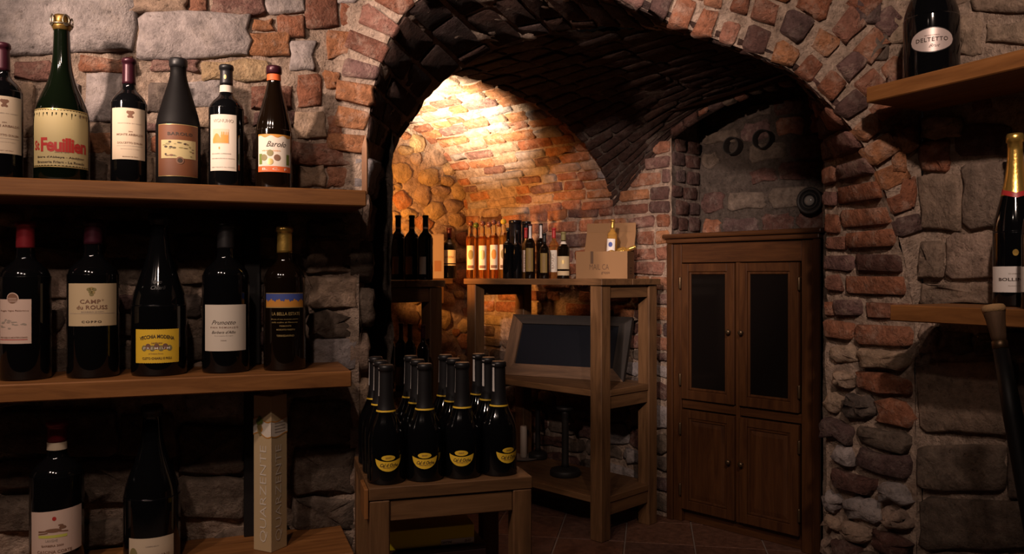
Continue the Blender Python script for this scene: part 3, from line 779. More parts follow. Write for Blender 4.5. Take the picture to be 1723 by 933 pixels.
torus('wire', r*.40, .0016, 'wire', t, 24, 6, Matrix.Translation((0, 0, h*.955)))
# T4 dusty matte burgundy with brown label
t, W, p, h, r = shelf_bottle(300, 100, 76, .115, ZL[0], 'burgundy', 'dusty matte black bottle with brown picture label, fourth from left on top shelf', glass='glass_matte', cap=None, group=GT)
zt, zb = zof(216, t), zof(300, t); H = zt-zb
lathe('capsule', [(r*.37, h*.93), (r*.42, h*.95), (r*.42, h*.99), (r*.38, h*1.002)], 'foil_black', t, 24)
patch('label_border', t, W, -.056, .056, zt+.0012, zb-.0012, 'ink_gold', .0004)
L = patch('label', t, W, -.055, .055, zt, zb, 'paper_brown', .0008)
words(L, W, 'BAROLO', .005, zb+H*.82, .062, 'ink', h=.0085, bold=.03, sp=1.1, off=.0014)
pic = patch('picture', L, W, -.044, .046, zb+H*.70, zb+H*.34, 'paper_aged', .0012)
rg = random.Random(3)
for k in range(26):
    x = rg.uniform(-.038, .038); z_ = zb+H*rg.uniform(.38, .66); ellipse('figure', pic, W, x, z_, rg.uniform(.002, .006), rg.uniform(.0008, .0026), rg.choice(['ink_brown', 'ink', 'olive']), .0016, 8)
ellipse('seal', L, W, .004, zb+H*.30, .0095, .0095, 'ink_brown', .0018); ellipse('seal', L, W, .004, zb+H*.30, .006, .006, 'ink', .0022)
# T5
t, W, p, h, r = shelf_bottle(381, 111, 60, .115, ZL[0], 'bordeaux', 'slim dark bottle with white neck band and ivory label with orange house drawing', cap='foil_black', cap0=.845, group=GT)
zt, zb = zof(198, t), zof(291, t); H = zt-zb
patch('neck_band', t, W, -.026, .026, h*.835, h*.78, 'ivory', .0008, 24); ellipse('crest', t, W, -.003, h*.9, .003, .006, 'ink_gold', .0016)
L = patch('label', t, W, -.047, .026, zt, zb, 'ivory')
words(L, W, 'VIGNUHO', -.009, zb+H*.885, .052, 'ink_grey', h=.009, bold=0)
pic = patch('picture', L, W, -.036, .006, zb+H*.74, zb+H*.48, 'cream', .001)
patch('house', pic, W, -.036, -.014, lambda x: zb+H*(.56+.10*math.sin((x+.036)*140)), zb+H*.49, 'ink_orange', .0014); patch('house', pic, W, -.014, .005, lambda x: zb+H*(.63+.06*(int((x+.02)*400) % 2)), zb+H*.49, 'ink_orange', .0014, 20)
ellipse('emblem', L, W, -.018, zb+H*.4, .002, .0035, 'ink_orange', .001, 8)
words(L, W, 'BOLGHERI SUPERIORE', -.014, zb+H*.30, .05, 'ink_grey', h=.0028); words(L, W, 'DENOMINAZIONE DI ORIGINE', -.010, zb+H*.215, .06, 'ink_grey', h=.0026)
words(L, W, 'IMBOTTIGLIATO ALL ORIGINE', -.010, zb+H*.06, .06, 'ink_grey', h=.0024)
# T6
t, W, p, h, r = shelf_bottle(461, 113, 62, .115, ZL[0], 'burgundy', 'brown bottle with orange neck ring and red-footed medal label, rightmost on top shelf', glass='glass_brown', cap=None, group=GT)
zt, zb = zof(231, t), zof(293, t); H = zt-zb
lathe('capsule', [(r*.37, h*.94), (r*.43, h*.945), (r*.43, h*.99), (r*.40, h*1.003)], 'foil_burgundy', t, 24); patch('neck_ring', t, W, -.0305, .0305, h*.935, h*.885, 'orange_red', .0012, 30)
L = patch('label', t, W, -.046, .050, zt, zb, 'ivory')
patch('top_band', L, W, -.046, .050, zt, lambda x: zt-.006-.003*math.sin(x*200), 'ink_ochre', .001)
patch('foot_band', L, W, -.046, .050, zb+H*.15, zb, 'orange_red', .001)
words(L, W, 'Barolo', .006, zb+H*.74, .052, 'ink', h=.015, bold=0, shear=.5)
words(L, W, 'VINO ROSSO', -.008, zb+H*.56, .05, 'ink_orange', h=.0035)
for x, z_, m in ((-.026, .38, 'olive'), (-.010, .50, 'olive'), (-.010, .27, 'ink_gold'), (.008, .38, 'ink_brown')): ellipse('medal', L, W, x, zb+H*z_, .0085, .0085, m, .0014, 14)
for x in (-.042, .034): patch('ornament', L, W, x, x+.010, zb+H*.48, zb+H*.2, 'ink_green', .001, 6)
words(L, W, 'B.  C.  F.', .004, zb+H*.075, .07, 'white_print', h=.006, off=.0016)

# ---- middle shelf
t, W, p, h, r = shelf_bottle(43, 373, 90, .115, ZL[1], 'bordeaux', 'large red-capped bottle with pale sealed label, leftmost on middle shelf', cap='foil_red', cap0=.83, group=GM)
zt, zb = zof(503, t), zof(576, t); H = zt-zb
L = patch('label', t, W, -.066, .012, zt, zb, 'paper_pink')
ellipse('seal', L, W, -.028, zt+.002, .014, .014, 'paper_pink', .0004); ellipse('seal', L, W, -.028, zt+.002, .012, .012, 'ink_brown', .001)
for k in range(3): patch('seal_line', L, W, -.038, -.018, zt+.003-k*.004, zt+.0015-k*.004, 'paper_pink', .0014, 8, 1)
words(L, W, 'Poggio Vigna Fabbriano', -.027, zb+H*.74, .066, 'ink_brown', h=.0045)
rg = random.Random(8)
for k in range(18): ellipse('landscape', L, W, rg.uniform(-.058, .002), zb+H*rg.uniform(.32, .55), rg.uniform(.003, .007), rg.uniform(.001, .002), 'ink_grey', .001, 8)
words(L, W, 'VINO NOBILE DI MONTEPULCIANO', -.029, zb+H*.14, .066, 'ink_brown', h=.004); patch('rule', L, W, -.064, .004, zb+H*.10, zb+H*.085, 'ink_red', .001, 8, 1)
t, W, p, h, r = shelf_bottle(157, 370, 90, .115, ZL[1], 'bordeaux', 'large dark bottle with dark burgundy cap and kraft label reading CAMP du ROUSS', cap='foil_burgundy', cap0=.84, group=GM)
zt, zb = zof(477, t), zof(547, t); H = zt-zb
L = patch('label', t, W, -.066, .062, zt, zb, 'paper_kraft')
for dx, dz, m in ((-.006, .86, 'olive'), (0, .88, 'ink_gold'), (.006, .86, 'olive'), (-.002, .80, 'olive'), (.003, .79, 'ink_gold'), (0, .74, 'olive')): ellipse('grape_emblem', L, W, -.004+dx, zb+H*dz, .005, .004, m, .001, 10)
words(L, W, 'CAMP', -.007, zb+H*.575, .046, 'ink_brown', h=.010, bold=.02, sp=1.1); words(L, W, 'D', .021, zb+H*.61, .004, 'ink_brown', h=.004)
words(L, W, 'du ROUSS', -.003, zb+H*.44, .070, 'ink_brown', h=.010, bold=.02, sp=1.05)
words(L, W, "BARBERA D'ASTI", -.002, zb+H*.335, .05, 'ink_grey', h=.003); patch('rule', L, W, -.06, .055, zb+H*.30, zb+H*.292, 'ink_grey', .001, 16, 1)
words(L, W, 'COPPO', -.004, zb+H*.10, .044, 'ink', h=.0055, bold=.02, sp=1.3)
t, W, p, h, r = shelf_bottle(268, 360, 95, .11, ZL[1], 'champagne', 'large black sparkling wine bottle with bright yellow label, middle shelf', name='sparkling_wine_bottle', cap='foil_black', cap0=.93, group=GM)
zt, zb = zof(552, t), zof(607, t); H = zt-zb
L = patch('label', t, W, -.062, .050, lambda x: zt+.0008*math.sin(x*1200), lambda x: zb+.0008*math.sin(x*1200), 'paper_yellow', n=60)
words(L, W, 'VECCHIA MODENA', -.006, zb+H*.72, .084, 'ink', h=.0095, arc=.006, bold=.03)
for k in range(7): ellipse('medal', L, W, -.036+k*.010, zb+H*(.44+.05*(k % 2)), .0068, .0075, 'ink_brown' if k % 2 else 'olive', .001+.0002*(k % 2), 12)
words(L, W, 'PREMIUM', -.006, zb+H*.44, .062, 'white_print', h=.006, off=.0018, sp=1.3); words(L, W, 'Lambrusco', -.006, zb+H*.60, .026, 'ink_brown', h=.005, shear=.4)
words(L, W, 'CLETO CHIARLI E FIGLI', -.006, zb+H*.14, .07, 'ink', h=.006, bold=.02); words(L, W, 'di Sorbara Secco', -.008, zb+H*.28, .034, 'ink_brown', h=.003)
words(t, W, 'Cleto', -.004, h*.575, .02, 'foil_black', h=.010, shear=.4, off=.0015); words(t, W, 'Chiarli', -.002, h*.54, .035, 'foil_black', h=.010, shear=.4, off=.0015)
t, W, p, h, r = shelf_bottle(380, 376, 80, .11, ZL[1], 'bordeaux', 'large black-capped bottle with plain ivory script label, right of the yellow-labelled bottle', cap='foil_black', cap0=.83, group=GM)
zt, zb = zof(512, t), zof(588, t); H = zt-zb
L = patch('label', t, W, -.060, .058, zt, zb, 'ivory')
words(L, W, 'Prunotto', -.006, zb+H*.62, .060, 'ink', h=.011, bold=-.004, shear=.5); words(L, W, 'PIAN ROMUALDO', -.004, zb+H*.51, .070, 'ink_brown', h=.0045, sp=1.3)
words(L, W, "Barbera d'Alba", -.006, zb+H*.41, .060, 'ink', h=.0075, bold=-.004, shear=.5); words(L, W, 'denominazione di origine', -.006, zb+H*.33, .046, 'ink_grey', h=.0024); words(L, W, '2006', -.006, zb+H*.23, .014, 'ink_grey', h=.003)
t, W, p, h, r = shelf_bottle(479, 383, 71, .11, ZL[1], 'bordeaux', 'dark bottle with gold cap and blue and orange landscape band, rightmost on middle shelf', cap='foil_gold', cap0=.82, glass='glass_brown', group=GM)
zt, zb = zof(494, t), zof(516, t); H = zt-zb
L = patch('label', t, W, -.056, .056, zt, zb, 'ink_ochre')
patch('sky_band', L, W, -.056, .056, zt, lambda x: zb+H*(.52+.08*math.sin(x*300)+.05*math.sin(x*820)), 'ink_blue', .001, 60); patch('gilt_edge', L, W, -.056, .056, zt+.002, zt, 'ink_gold', .0009, 24, 1); patch('gilt_edge', L, W, -.056, .056, zb, zb-.002, 'ink_gold', .0009, 24, 1)
words(t, W, 'LA BELLA ESTATE', .004, zof(527, t), .076, 'ink_gold', h=.0085); words(t, W, 'Mosto di uve moscato passite', 0, zof(536, t), .074, 'ink_gold', h=.0038, shear=.3); words(t, W, 'della collina di Piemonte', 0, zof(541, t), .07, 'ink_gold', h=.0036, shear=.3)
words(t, W, 'PIEMONTE', .002, zof(547, t), .030, 'ink_gold', h=.0035); words(t, W, 'MOSCATO PASSITO', .003, zof(553, t), .048, 'ink_gold', h=.0042); words(t, W, 'TERREDAVINO', .002, zof(563, t), .046, 'ink_gold', h=.005)

# ---- lowest shelf
t, W, p, h, r = shelf_bottle(96, 708, 94, .13, ZL[2], 'bordeaux', 'large dark bottle with red cap and pale label showing a leaping hare, lowest shelf', cap='foil_red', cap0=.86, group=GB)
zt, zb = zof(852, t), zof(926, t); H = zt-zb
tl = lambda x: .10*(x+.066)
patch('neck_band', t, W, -.04, .04, h*.86, h*.81, 'cream', .0008, 30)
L = patch('label', t, W, -.066, .064, lambda x: zt+tl(x)*.6, lambda x: zb+tl(x)*.9, 'paper_pink')
ellipse('sun', L, W, -.006, zb+H*.86, .0045, .005, 'ink_red', .001, 12)
hz = zb+H*.60
ellipse('hare', L, W, -.008, hz, .018, .0048, 'ink_brown', .001, 18); ellipse('hare', L, W, .012, hz+.006, .008, .0042, 'ink_brown', .001, 12); ellipse('hare', L, W, .008, hz+.012, .006, .0022, 'ink_brown', .001, 10)
patch('hare', L, W, -.042, -.02, lambda x: hz-.004+(x+.02)*.15, lambda x: hz-.007+(x+.02)*.15, 'ink_brown', .001, 6, 1); patch('hare', L, W, .004, .024, lambda x: hz-.001-(x-.004)*.12, lambda x: hz-.004-(x-.004)*.12, 'ink_brown', .001, 6, 1); patch('hare', L, W, -.042, -.014, lambda x: hz+.001+(x+.014)*.05, lambda x: hz-.002+(x+.014)*.1, 'ink_brown', .001, 6, 1)
patch('meadow', L, W, -.042, .022, zb+H*.50, zb+H*.44, 'lime_print', .001, 12)
words(L, W, 'LANGHE', -.012, zb+H*.38, .026, 'ink_grey', h=.006); words(L, W, 'BARBERA 2009', -.010, zb+H*.265, .048, 'ink_brown', h=.005); words(L, W, 'CASCINA CORTE', -.006, zb+H*.13, .078, 'ink_brown', h=.0075)
t, W, p, h, r = shelf_bottle(256, 682, 97, .12, ZL[2], 'champagne', 'large black sparkling wine bottle with cream CIALDINI label, lowest shelf beside tall carton', name='sparkling_wine_bottle', cap='foil_black', cap0=.93, group=GB)
zt, zb = zof(893, t), zof(960, t); H = zt-zb
L = patch('label', t, W, -.060, .056, zt, zb, 'cream')
ellipse('emblem', L, W, -.046, zb+H*.55, .012, .023, 'olive', .001); patch('band', L, W, -.036, .050, zb+H*.44, zb+H*.37, 'ink', .001, 20, 1)
words(L, W, 'CIALDINI', .008, zb+H*.55, .066, 'ink_brown', h=.0095, sp=1.2); words(L, W, 'Cleto Chiarli', .002, zb+H*.24, .05, 'ink_brown', h=.008); words(L, W, 'LAMBRUSCO', 0, zb+H*.8, .03, 'ink_grey', h=.003)
# tall carton
b = on_shelf(455, .115, ZL[2]); bw = .062; hc = (CAM.z+(466.5-680)*2.0/F)-ZL[2]
t = thing('wine_carton', 'tall beige square carton with grape picture and lettering QUARZENTE on both faces', 'box', b, face_cam(b)+math.radians(47))
box('carton', (-bw/2, -bw/2, 0), (bw/2, bw/2, hc), 'carton_beige', t, .0015)
cl = Flat((-bw/2, 0, 0), (0, -1, 0), (0, 0, 1), (-1, 0, 0)); cr_ = Flat((0, -bw/2, 0), (1, 0, 0), (0, 0, 1), (0, -1, 0))
for k, fc in enumerate((cl, cr_)):
    wv = (lambda x: hc*.80+.006*math.sin((x+.031)*95)) if k == 0 else (lambda x: hc*.80-.004*math.sin((x+.031)*80)-.002)
    patch('wave_band', t, fc, -bw/2, bw/2, lambda x: wv(x)+.018, lambda x: wv(x)-.022, 'ivory', .0006, 16)
    patch('wave_line', t, fc, -bw/2, bw/2, lambda x: wv(x)+.020, lambda x: wv(x)+.017, 'ink_ochre', .0009, 16, 1); patch('wave_line', t, fc, -bw/2, bw/2, lambda x: wv(x)-.021, lambda x: wv(x)-.024, 'ink_ochre', .0009, 16, 1)
    words(t, fc, 'QUARZENTE', 0.006 if k == 0 else -.002, hc*.37, hc*.62, 'ivory', h=.026, off=.001, bold=-.006, up=True)
for x, z_, rr, m in ((-.012, .83, .008, 'ink_green'), (-.004, .835, .008, 'ink_green'), (-.008, .85, .007, 'ink_green'), (-.008, .80, .009, 'ink_gold'), (-.004, .785, .007, 'ink_ochre'), (-.009, .775, .007, 'ink_gold'), (-.006, .755, .005, 'ink_gold')): ellipse('grapes', t, cl, x, hc*z_, rr, rr*1.1, m, .0013, 10)
for k in range(4): patch('small_print', t, cr_, -.018, .022, hc*.82-k*.008+.002, hc*.82-k*.008-.001, 'ink_grey', .001, 3, 1)

# ---- right wall shelves and bottles
RS = V((1.023, 2.3, 0))
for z, px, lab in ((1.698, 1457, 'upper wooden shelf on the right wall under the oval-labelled bottle'), (1.072, 1497, 'lower wooden shelf on the right wall under the gold-necked bottles')):
    P = line_at(px, RS, uR)
    t = thing('wall_shelf', lab, 'shelf', V((P.x, P.y, z)), math.atan2(uR.y, uR.x))
    box('board', (0, 0, -.045), (.95, .262, 0), 'wood_shelfX', t, .003)
def on_rshelf(px, d, z):
    p = line_at(px, RS-nR*d, uR); p.z = z; return p
GR = 'champagne bottles on the right shelves'
b = on_rshelf(1567, .10, 1.698); r = sized(b, 0, 0, 97)[1]
t, W, p = bottle('sparkling_wine_bottle', 'large black bottle with oval silver-pink DELTETTO label on the upper right shelf', 'champagne', b, .40, r, face_cam(b)+.05, cap='foil_black', cap0=.7, group=GR)
zc = zof(78, t)
ellipse('label_border', t, W, -.002, zc, .0575, .0345, 'paper_black', .0005, 40); L = ellipse('label', t, W, -.002, zc, .055, .032, 'paper_silver', .0008, 40)
words(L, W, 'DELTETTO', -.002, zc+.001, .080, 'ink', h=.0115, bold=.02, sp=1.15, off=.0014); words(L, W, 'METODO CLASSICO', -.002, zc+.012, .036, 'ink_brown', h=.003, off=.0014); words(L, W, 'Brut', .004, zc-.016, .028, 'ink', h=.009, bold=-.004, shear=.6, off=.0014)
for k, (px, d) in enumerate(((1708, .185), (1756, .068))):
    b = on_rshelf(px, d, 1.072); h, r = sized(b, px, 226, 78)
    t, W, p = bottle('sparkling_wine_bottle', ['black champagne bottle with gold foil neck and pink-white label on the lower right shelf', 'second gold-necked champagne bottle, cut off by the right frame edge'][k], 'champagne', b, h, r, face_cam(b)+.1, cap='foil_gold', cap0=.64, group=GR)
    zt, zb = zof(449, t), zof(492, t); H = zt-zb
    L = patch('label', t, W, -.072, .07, zt, zb, 'paper_white')
    words(L, W, 'BOLLINGER', 0, zb+H*.5, .088, 'ink', h=.0085, bold=.02); words(L, W, 'CHAMPAGNE', 0, zb+H*.72, .04, 'ink_grey', h=.003); words(L, W, 'Special Cuvee', 0, zb+H*.25, .04, 'ink_grey', h=.003)
    patch('neck_ribbon', t, W, -.05, .05, lambda x: h*.655+.3*abs(x), lambda x: h*.625+.3*abs(x), 'wax_red', .0012, 20)
    ellipse('crest', t, W, -.004, zof(426, t), .007, .0085, 'foil_gold', .0008, 12)
# rod with wooden grip
t = thing('wooden_rod', 'dark slender rod with a tapered pale-topped wooden grip leaning at the lower right shelf', 'rod', (0, 0, 0))
top = at(1671, 516, 1.84); bot = V((1.135, 1.55, 0)); ax = (top-bot).normalized(); LEN = (top-bot).length
t.location = bot; t.rotation_euler = ax.to_track_quat('Z', 'Y').to_euler()
lathe('grip', [(.014, LEN-.085), (.016, LEN-.07), (.020, LEN-.03), (.0225, LEN-.016), (.0225, LEN-.0155)], 'wood_oldZ', t, 20)
lathe('grip_end', [(.0228, LEN-.0152), (.0245, LEN-.008), (.0245, LEN-.002), (.022, LEN+.002), (.010, LEN+.004)], 'cork', t, 20)
lathe('ferrule', [(.015, LEN-.10), (.0165, LEN-.098), (.0165, LEN-.082), (.014, LEN-.08)], 'brass_dark', t, 20)
lathe('shaft', [(.012, .0), (.019, .06), (.020, LEN-.25), (.016, LEN-.10)], 'black_metal', t, 20)

# ---- small table with the twelve bottles
TL = at(621, 824, 1.93); TR = at(896, 802, 2.05); zt_ = .636
ut = V((TR.x-TL.x, TR.y-TL.y, 0)); tw = ut.length; ut.normalize(); vt = V((-ut.y, ut.x, 0)); td = .365
rzt = math.atan2(ut.y, ut.x)
t = thing('display_table', 'low square-legged wooden table carrying twelve dark sparkling bottles', 'table', V((TL.x, TL.y, 0)), rzt)
for k in range(3): box('plank', (0, k*td/3+.0006, zt_-.031), (tw, (k+1)*td/3-.0006, zt_), 'wood_rackX', t, .002)
for sx in (0, 1):
    for sy in (0, 1): box('leg', (sx*(tw-.052)+.001, sy*(td-.052)+.001, 0), (sx*(tw-.052)+.051, sy*(td-.052)+.051, zt_-.032), 'wood_rackZ', t, .003)
box('apron', (.052, .006, zt_-.085), (tw-.052, .028, zt_-.033), 'wood_rackX', t, .002); box('apron', (.052, td-.028, zt_-.085), (tw-.052, td-.006, zt_-.033), 'wood_rackX', t, .002)
box('apron', (.006, .052, zt_-.085), (.028, td-.052, zt_-.033), 'wood_rackY', t, .002); box('apron', (tw-.028, .052, zt_-.085), (tw-.006, td-.052, zt_-.033), 'wood_rackY', t, .002)
o = box('wooden_strip', (-.011, .0, zt_-.075), (-.001, .10, zt_-.001), 'wood_shelfZ', None, .002); o.location = V((TL.x, TL.y, 0)); o.rotation_euler = (0, 0, rzt); 
o.parent = t; o.location = (0, 0, 0); o.rotation_euler = (0, 0, 0); o.name = 'side_strip'
rowpx = [(655, 717, 779, 836), None, None]
ORD = ['leftmost', 'second', 'third', 'rightmost']; ROW = ['front', 'middle', 'back']
proto = None
def sparkling(label, loc, turn):
    t, W, p = bottle('sparkling_wine_bottle', label, 'prosecco', loc, .292, .0472, face_cam(loc)+turn, cap='foil_black', cap0=.61, group='dark sparkling bottles on the low table', seg=32)
    patch('neck_ring', t, W, -.068, .068, .1805, .1765, 'paper_yellow', .0014, 30, 1)
    patch('seal_strip', t, W, -.029, -.021, .286, .215, 'foil_white', .0016, 4, 8)
    zc = .054
    f = lambda x: math.sqrt(max(0, 1-(x/.0325)**2))
    L = patch('label', t, W, -.0324, .0324, lambda x: zc+.004+.25*x*x/.0325*.9, lambda x: zc-.030*f(x)+.010, 'paper_yellow', .0008, 30)
    L2 = ellipse('vintage_label', t, W, 0, zc+.0135, .017, .0068, 'paper_yellow', .0014, 20)
    words(L, W, 'Cal d Oche', .002, zc-.004, .044, 'ink', h=.0085, bold=.01, shear=.4, off=.0014); words(L2, W, '2007', 0, zc+.0135, .014, 'ink_brown', h=.004, off=.0018)
    words(L, W, 'PROSECCO', .002, zc-.0105, .03, 'ink_brown', h=.0026, off=.0014)
    return t
def copy_tree(o, parent=None):
    c = o.copy(); COL.objects.link(c)
    if parent: c.parent = parent
    for ch in list(o.children): copy_tree(ch, c)
    return c
for j in range(3):
    for i in range(4):
        lx = .050+i*.0985; ly = .066+j*.106
        P = V((TL.x, TL.y, zt_))+ut*lx+vt*ly
        lab = '%s bottle of the %s row on the low table, black with yellow crescent label' % (ORD[i], ROW[j])
        turn = (.12, .0, -.05, .55)[i]
        if proto is None: proto = sparkling(lab, P, turn)
        else:
            c = copy_tree(proto); c.location = P; c.rotation_euler = (0, 0, face_cam(P)+turn); c['label'] = lab
# boxes under the table
t = thing('crate', 'dark low crate on the floor under the small table', 'crate', V((TL.x, TL.y, 0))+ut*.02+vt*.10, rzt)
box('side_panel', (0.04, 0, 0), (.30, .012, .428), 'crate_dark', t, .002); box('side_panel', (.04, .24, 0), (.30, .252, .428), 'crate_dark', t, .002)
box('side_panel', (.04, .012, 0), (.052, .24, .428), 'crate_dark', t, .002); box('side_panel', (.288, .012, 0), (.30, .24, .428), 'crate_dark', t, .002); box('lid', (.04, .0, .429), (.30, .252, .441), 'crate_dark', t, .002)
t = thing('flat_carton', 'flat bright yellow carton on the dark crate under the small table', 'box', V((TL.x, TL.y, .4415))+ut*.02+vt*.11, rzt)
box('carton', (.03, 0, 0), (.27, .17, .052), 'box_yellow', t, .002)
patch('print_strip', t, Flat((.03, 0, 0), (1, 0, 0), (0, 0, 1), (0, -1, 0)), .15, .239, .017, .002, 'paper_white', .0006, 4, 1)
words(t, Flat((.03, 0, 0), (1, 0, 0), (0, 0, 1), (0, -1, 0)), 'CANTINE', .165, .0095, .028, 'ink', h=.006, off=.0012); words(t, Flat((.03, 0, 0), (1, 0, 0), (0, 0, 1), (0, -1, 0)), '25-07', .222, .0095, .018, 'ink', h=.006, off=.0012)

# ---- tall open rack along wall W
RZ = math.atan2(uW.y, uW.x)+PI      # local +X runs towards the camera side along W, local +Y to the wall
HR = 1.142
t = thing('shelf_rack', 'tall open wooden rack with three levels holding spirits and a carton on top', 'rack', SL(.88, .52), RZ)
RL, RD = .88, .41
box('plank', (-.012, -.012, HR-.028), (RL+.012, RD/2-.0006, HR), 'wood_rackX', t, .002); box('plank', (-.012, RD/2+.0006, HR-.028), (RL+.012, RD+.012, HR), 'wood_rackX', t, .002)
for x in (0, RL-.064):
    for y in (0, RD-.064): box('leg', (x, y, 0), (x+.064, y+.064, HR-.0285), 'wood_rackZ', t, .003)
for z in (.655, .190):
    s_ = box('shelf', (.0, .004, z-.028), (RL-.066, RD-.004, z), 'wood_rackX', t, .002)
    box('shelf_end', (RL-.065, .066, z-.028), (RL-.002, RD-.066, z), 'wood_rackY', t, .002)
    box('rail', (RL-.03, .066, z-.085), (RL-.008, RD-.066, z-.0285), 'wood_rackY', t, .002); box('rail', (.008, .066, z-.085), (.03, RD-.066, z-.0285), 'wood_rackY', t, .002)
box('rail', (RL-.03, .066, HR-.085), (RL-.008, RD-.066, HR-.029), 'wood_rackY', t, .002); box('rail', (.008, .066, HR-.085), (.03, RD-.066, HR-.029), 'wood_rackY', t, .002)
def on_rack(px, l, z=HR):
    p = line_at(px, SL(0, l), uW); p.z = z; return p
GRK = 'slim amber bottles on the rack'
def spirit(px, top, width, l, kind, label, name, z=HR, **k):
    b = on_rack(px, l, z); h, r = sized(b, px, top, width)
    t, W, p = bottle(name, label, kind, b, h, r, face_cam(b), **k); return t, W, p, h, r
grap = [(792, 373, .43, 'ball_brown', 'leftmost slim clear amber bottle with dark ball stopper on the rack'), (812, 373, .43, 'ball_brown', 'slim amber bottle with brown ball stopper, second in the front row on the rack'), (831, 371, .43, 'ball_brown', 'slim amber bottle with brown ball stopper, third in the front row on the rack'), (847, 370, .43, 'ball_yellow', 'slim pale bottle with yellow ball stopper beside the black bottle'),
        (801, 376, .36, 'ball_green', 'slim amber bottle with green ball stopper behind the front row'), (823, 375, .36, 'ball_brown', 'slim amber bottle with brown stopper, middle of the rear row'), (840, 374, .36, 'ball_brown', 'slim amber bottle with brown stopper, last of the rear row')]
for k, (px, tp, l, bm_, lab) in enumerate(grap):
    t, W, p, h, r = spirit(px, tp+4, 15.5, l, 'slim', lab, 'grappa_bottle', glass='glass_clear', cap=None, group=GRK, seg=20)
    lq = [(a*.93, max(b_, .004)) for a, b_ in p if b_ < h*.775]; lathe('liquid', lq, 'liquid_gold' if bm_ == 'ball_yellow' else 'liquid_amber', t, 20)
    rr = r*.62; lathe('ball_stopper', [(rr*math.sin(PI*i/10)+.0003, h*.955+rr-rr*math.cos(PI*i/10)) for i in range(11)], bm_, t, 20)
    if k < 4:
        zt, zb = h*.60, h*.16; L = patch('label', t, W, -r*.9, r*.9, zt, zb, 'ivory', .0008, 12)
        ellipse('picture', L, W, 0, zb+(zt-zb)*.62, r*.55, (zt-zb)*.2, ('olive', 'ink_gold', 'ink_ochre', 'olive')[k], .0013, 12); patch('foot_print', L, W, -r*.7, r*.7, zb+(zt-zb)*.18, zb+(zt-zb)*.06, 'ink_brown', .0013, 6, 1)
t, W, p, h, r = spirit(855, 384, 18, .47, 'square', 'opaque black bottle standing at the front of the rack', 'liqueur_bottle', cap='foil_black', cap0=.93, group='dark liqueur bottles on the rack', seg=24)
t, W, p, h, r = spirit(870, 388, 17, .44, 'square', 'second opaque black bottle, in front of the black tin tube', 'liqueur_bottle', cap='foil_black', cap0=.93, group='dark liqueur bottles on the rack', seg=24)
for px, tp, l, wd, lab in ((867, 371, .32, 22, 'larger glossy black tin tube behind the black bottles'), (886, 373, .30, 15, 'narrower black tin tube behind the red-capped bottle')):
    b = on_rack(px, l); h, r = sized(b, px, tp, wd); tt = thing('gift_tin', lab, 'tin', b)
    lathe('tube', [(r*.98, 0), (r, .003), (r, h*.93), (r*.99, h*.932)], 'tin_black', tt, 24); lathe('lid', [(r*1.02, h*.933), (r*1.02, h*.995), (r*.98, h)], 'tin_black', tt, 24)
def olive_bottle(px, tp, wd, l, lab, cap, sl=None, glass='glass_brown', lbl='label_olive', g='dark liqueur bottles on the rack'):
    t, W, p, h, r = spirit(px, tp, wd, l, 'bordeaux', lab, 'liqueur_bottle', glass=glass, cap=cap, cap0=.80, group=g, seg=24)
    if lbl: L = patch('label', t, W, -r*.95, r*.6, h*.56, h*.13, lbl, .0008, 12); words(L, W, 'RATAFIA', -r*.2, h*.34, h*.3, 'ink_brown', h=r*.5, up=True)
    if sl: patch('seal_strip', t, W, -.006, .006, h*.97, h*.74, 'foil_white', .0016, 6, 4)
    return t
olive_bottle(892, 378, 17, .43, 'dark brown bottle with olive label and white seal strip, beside the black bottles', 'foil_burgundy', True)
olive_bottle(916, 393, 16, .45, 'shorter brown bottle with olive label at the rack front', 'foil_black')
olive_bottle(910, 377, 15, .34, 'dark bottle with silvery neck strip behind the olive-labelled bottles', 'foil_black', True, lbl=None)
olive_bottle(885, 384, 14, .37, 'small amber bottle with red cap between tin and brown bottle', 'wax_red', glass='liquid_amber', lbl='paper_pink', g=GRK)
olive_bottle(932, 384, 17, .36, 'clear amber bottle with red cap behind the brown bottles', 'wax_red', glass='liquid_amber', lbl='ivory', g=GRK)
t, W, p, h, r = spirit(948, 391, 21, .43, 'bordeaux', 'stout dark bottle with cream-yellow double label, next to the cardboard box', 'liqueur_bottle', glass='glass_brown', cap='olive', cap0=.82, group='dark liqueur bottles on the rack', seg=24)
L = patch('label', t, W, -r*1.2, r*1.1, h*.48, h*.205, 'paper_kraft', .0008, 12); ellipse('crest', L, W, -.002, h*.36, .008, .010, 'ink_gold', .0012, 10); patch('label', t, W, -r*1.2, r*1.1, h*.165, h*.07, 'paper_kraft', .0008, 12); patch('neck_band', t, W, -.02, .02, h*.80, h*.74, 'ivory', .0012, 12)

# ---- cardboard box with bottles
bc = V((.445, 3.80, HR)); rb = math.radians(-19)
t = thing('cardboard_box', 'open brown cardboard box with raised lid on the right end of the rack', 'box', bc, rb)
bw, bd, bh, tk = .245, .17, .128, .004
box('front_panel', (-bw/2, -bd/2, 0), (bw/2, -bd/2+tk, bh), 'cardboard', t, .0008); box('back_panel', (-bw/2, bd/2-tk, 0), (bw/2, bd/2, bh), 'cardboard', t, .0008)
box('side_panel', (-bw/2, -bd/2+tk, 0), (-bw/2+tk, bd/2-tk, bh), 'cardboard', t, .0008); box('side_panel', (bw/2-tk, -bd/2+tk, 0), (bw/2, bd/2-tk, bh), 'cardboard', t, .0008); box('base_panel', (-bw/2+tk, -bd/2+tk, 0), (bw/2-tk, bd/2-tk, tk), 'cardboard', t, .0008)
lid = box('lid', (-bw/2, 0, 0), (bw/2, tk, .115), 'cardboard', t, .0008); lid.location = (0, bd/2-.003, bh); lid.rotation_euler = (math.radians(-28), 0, 0)
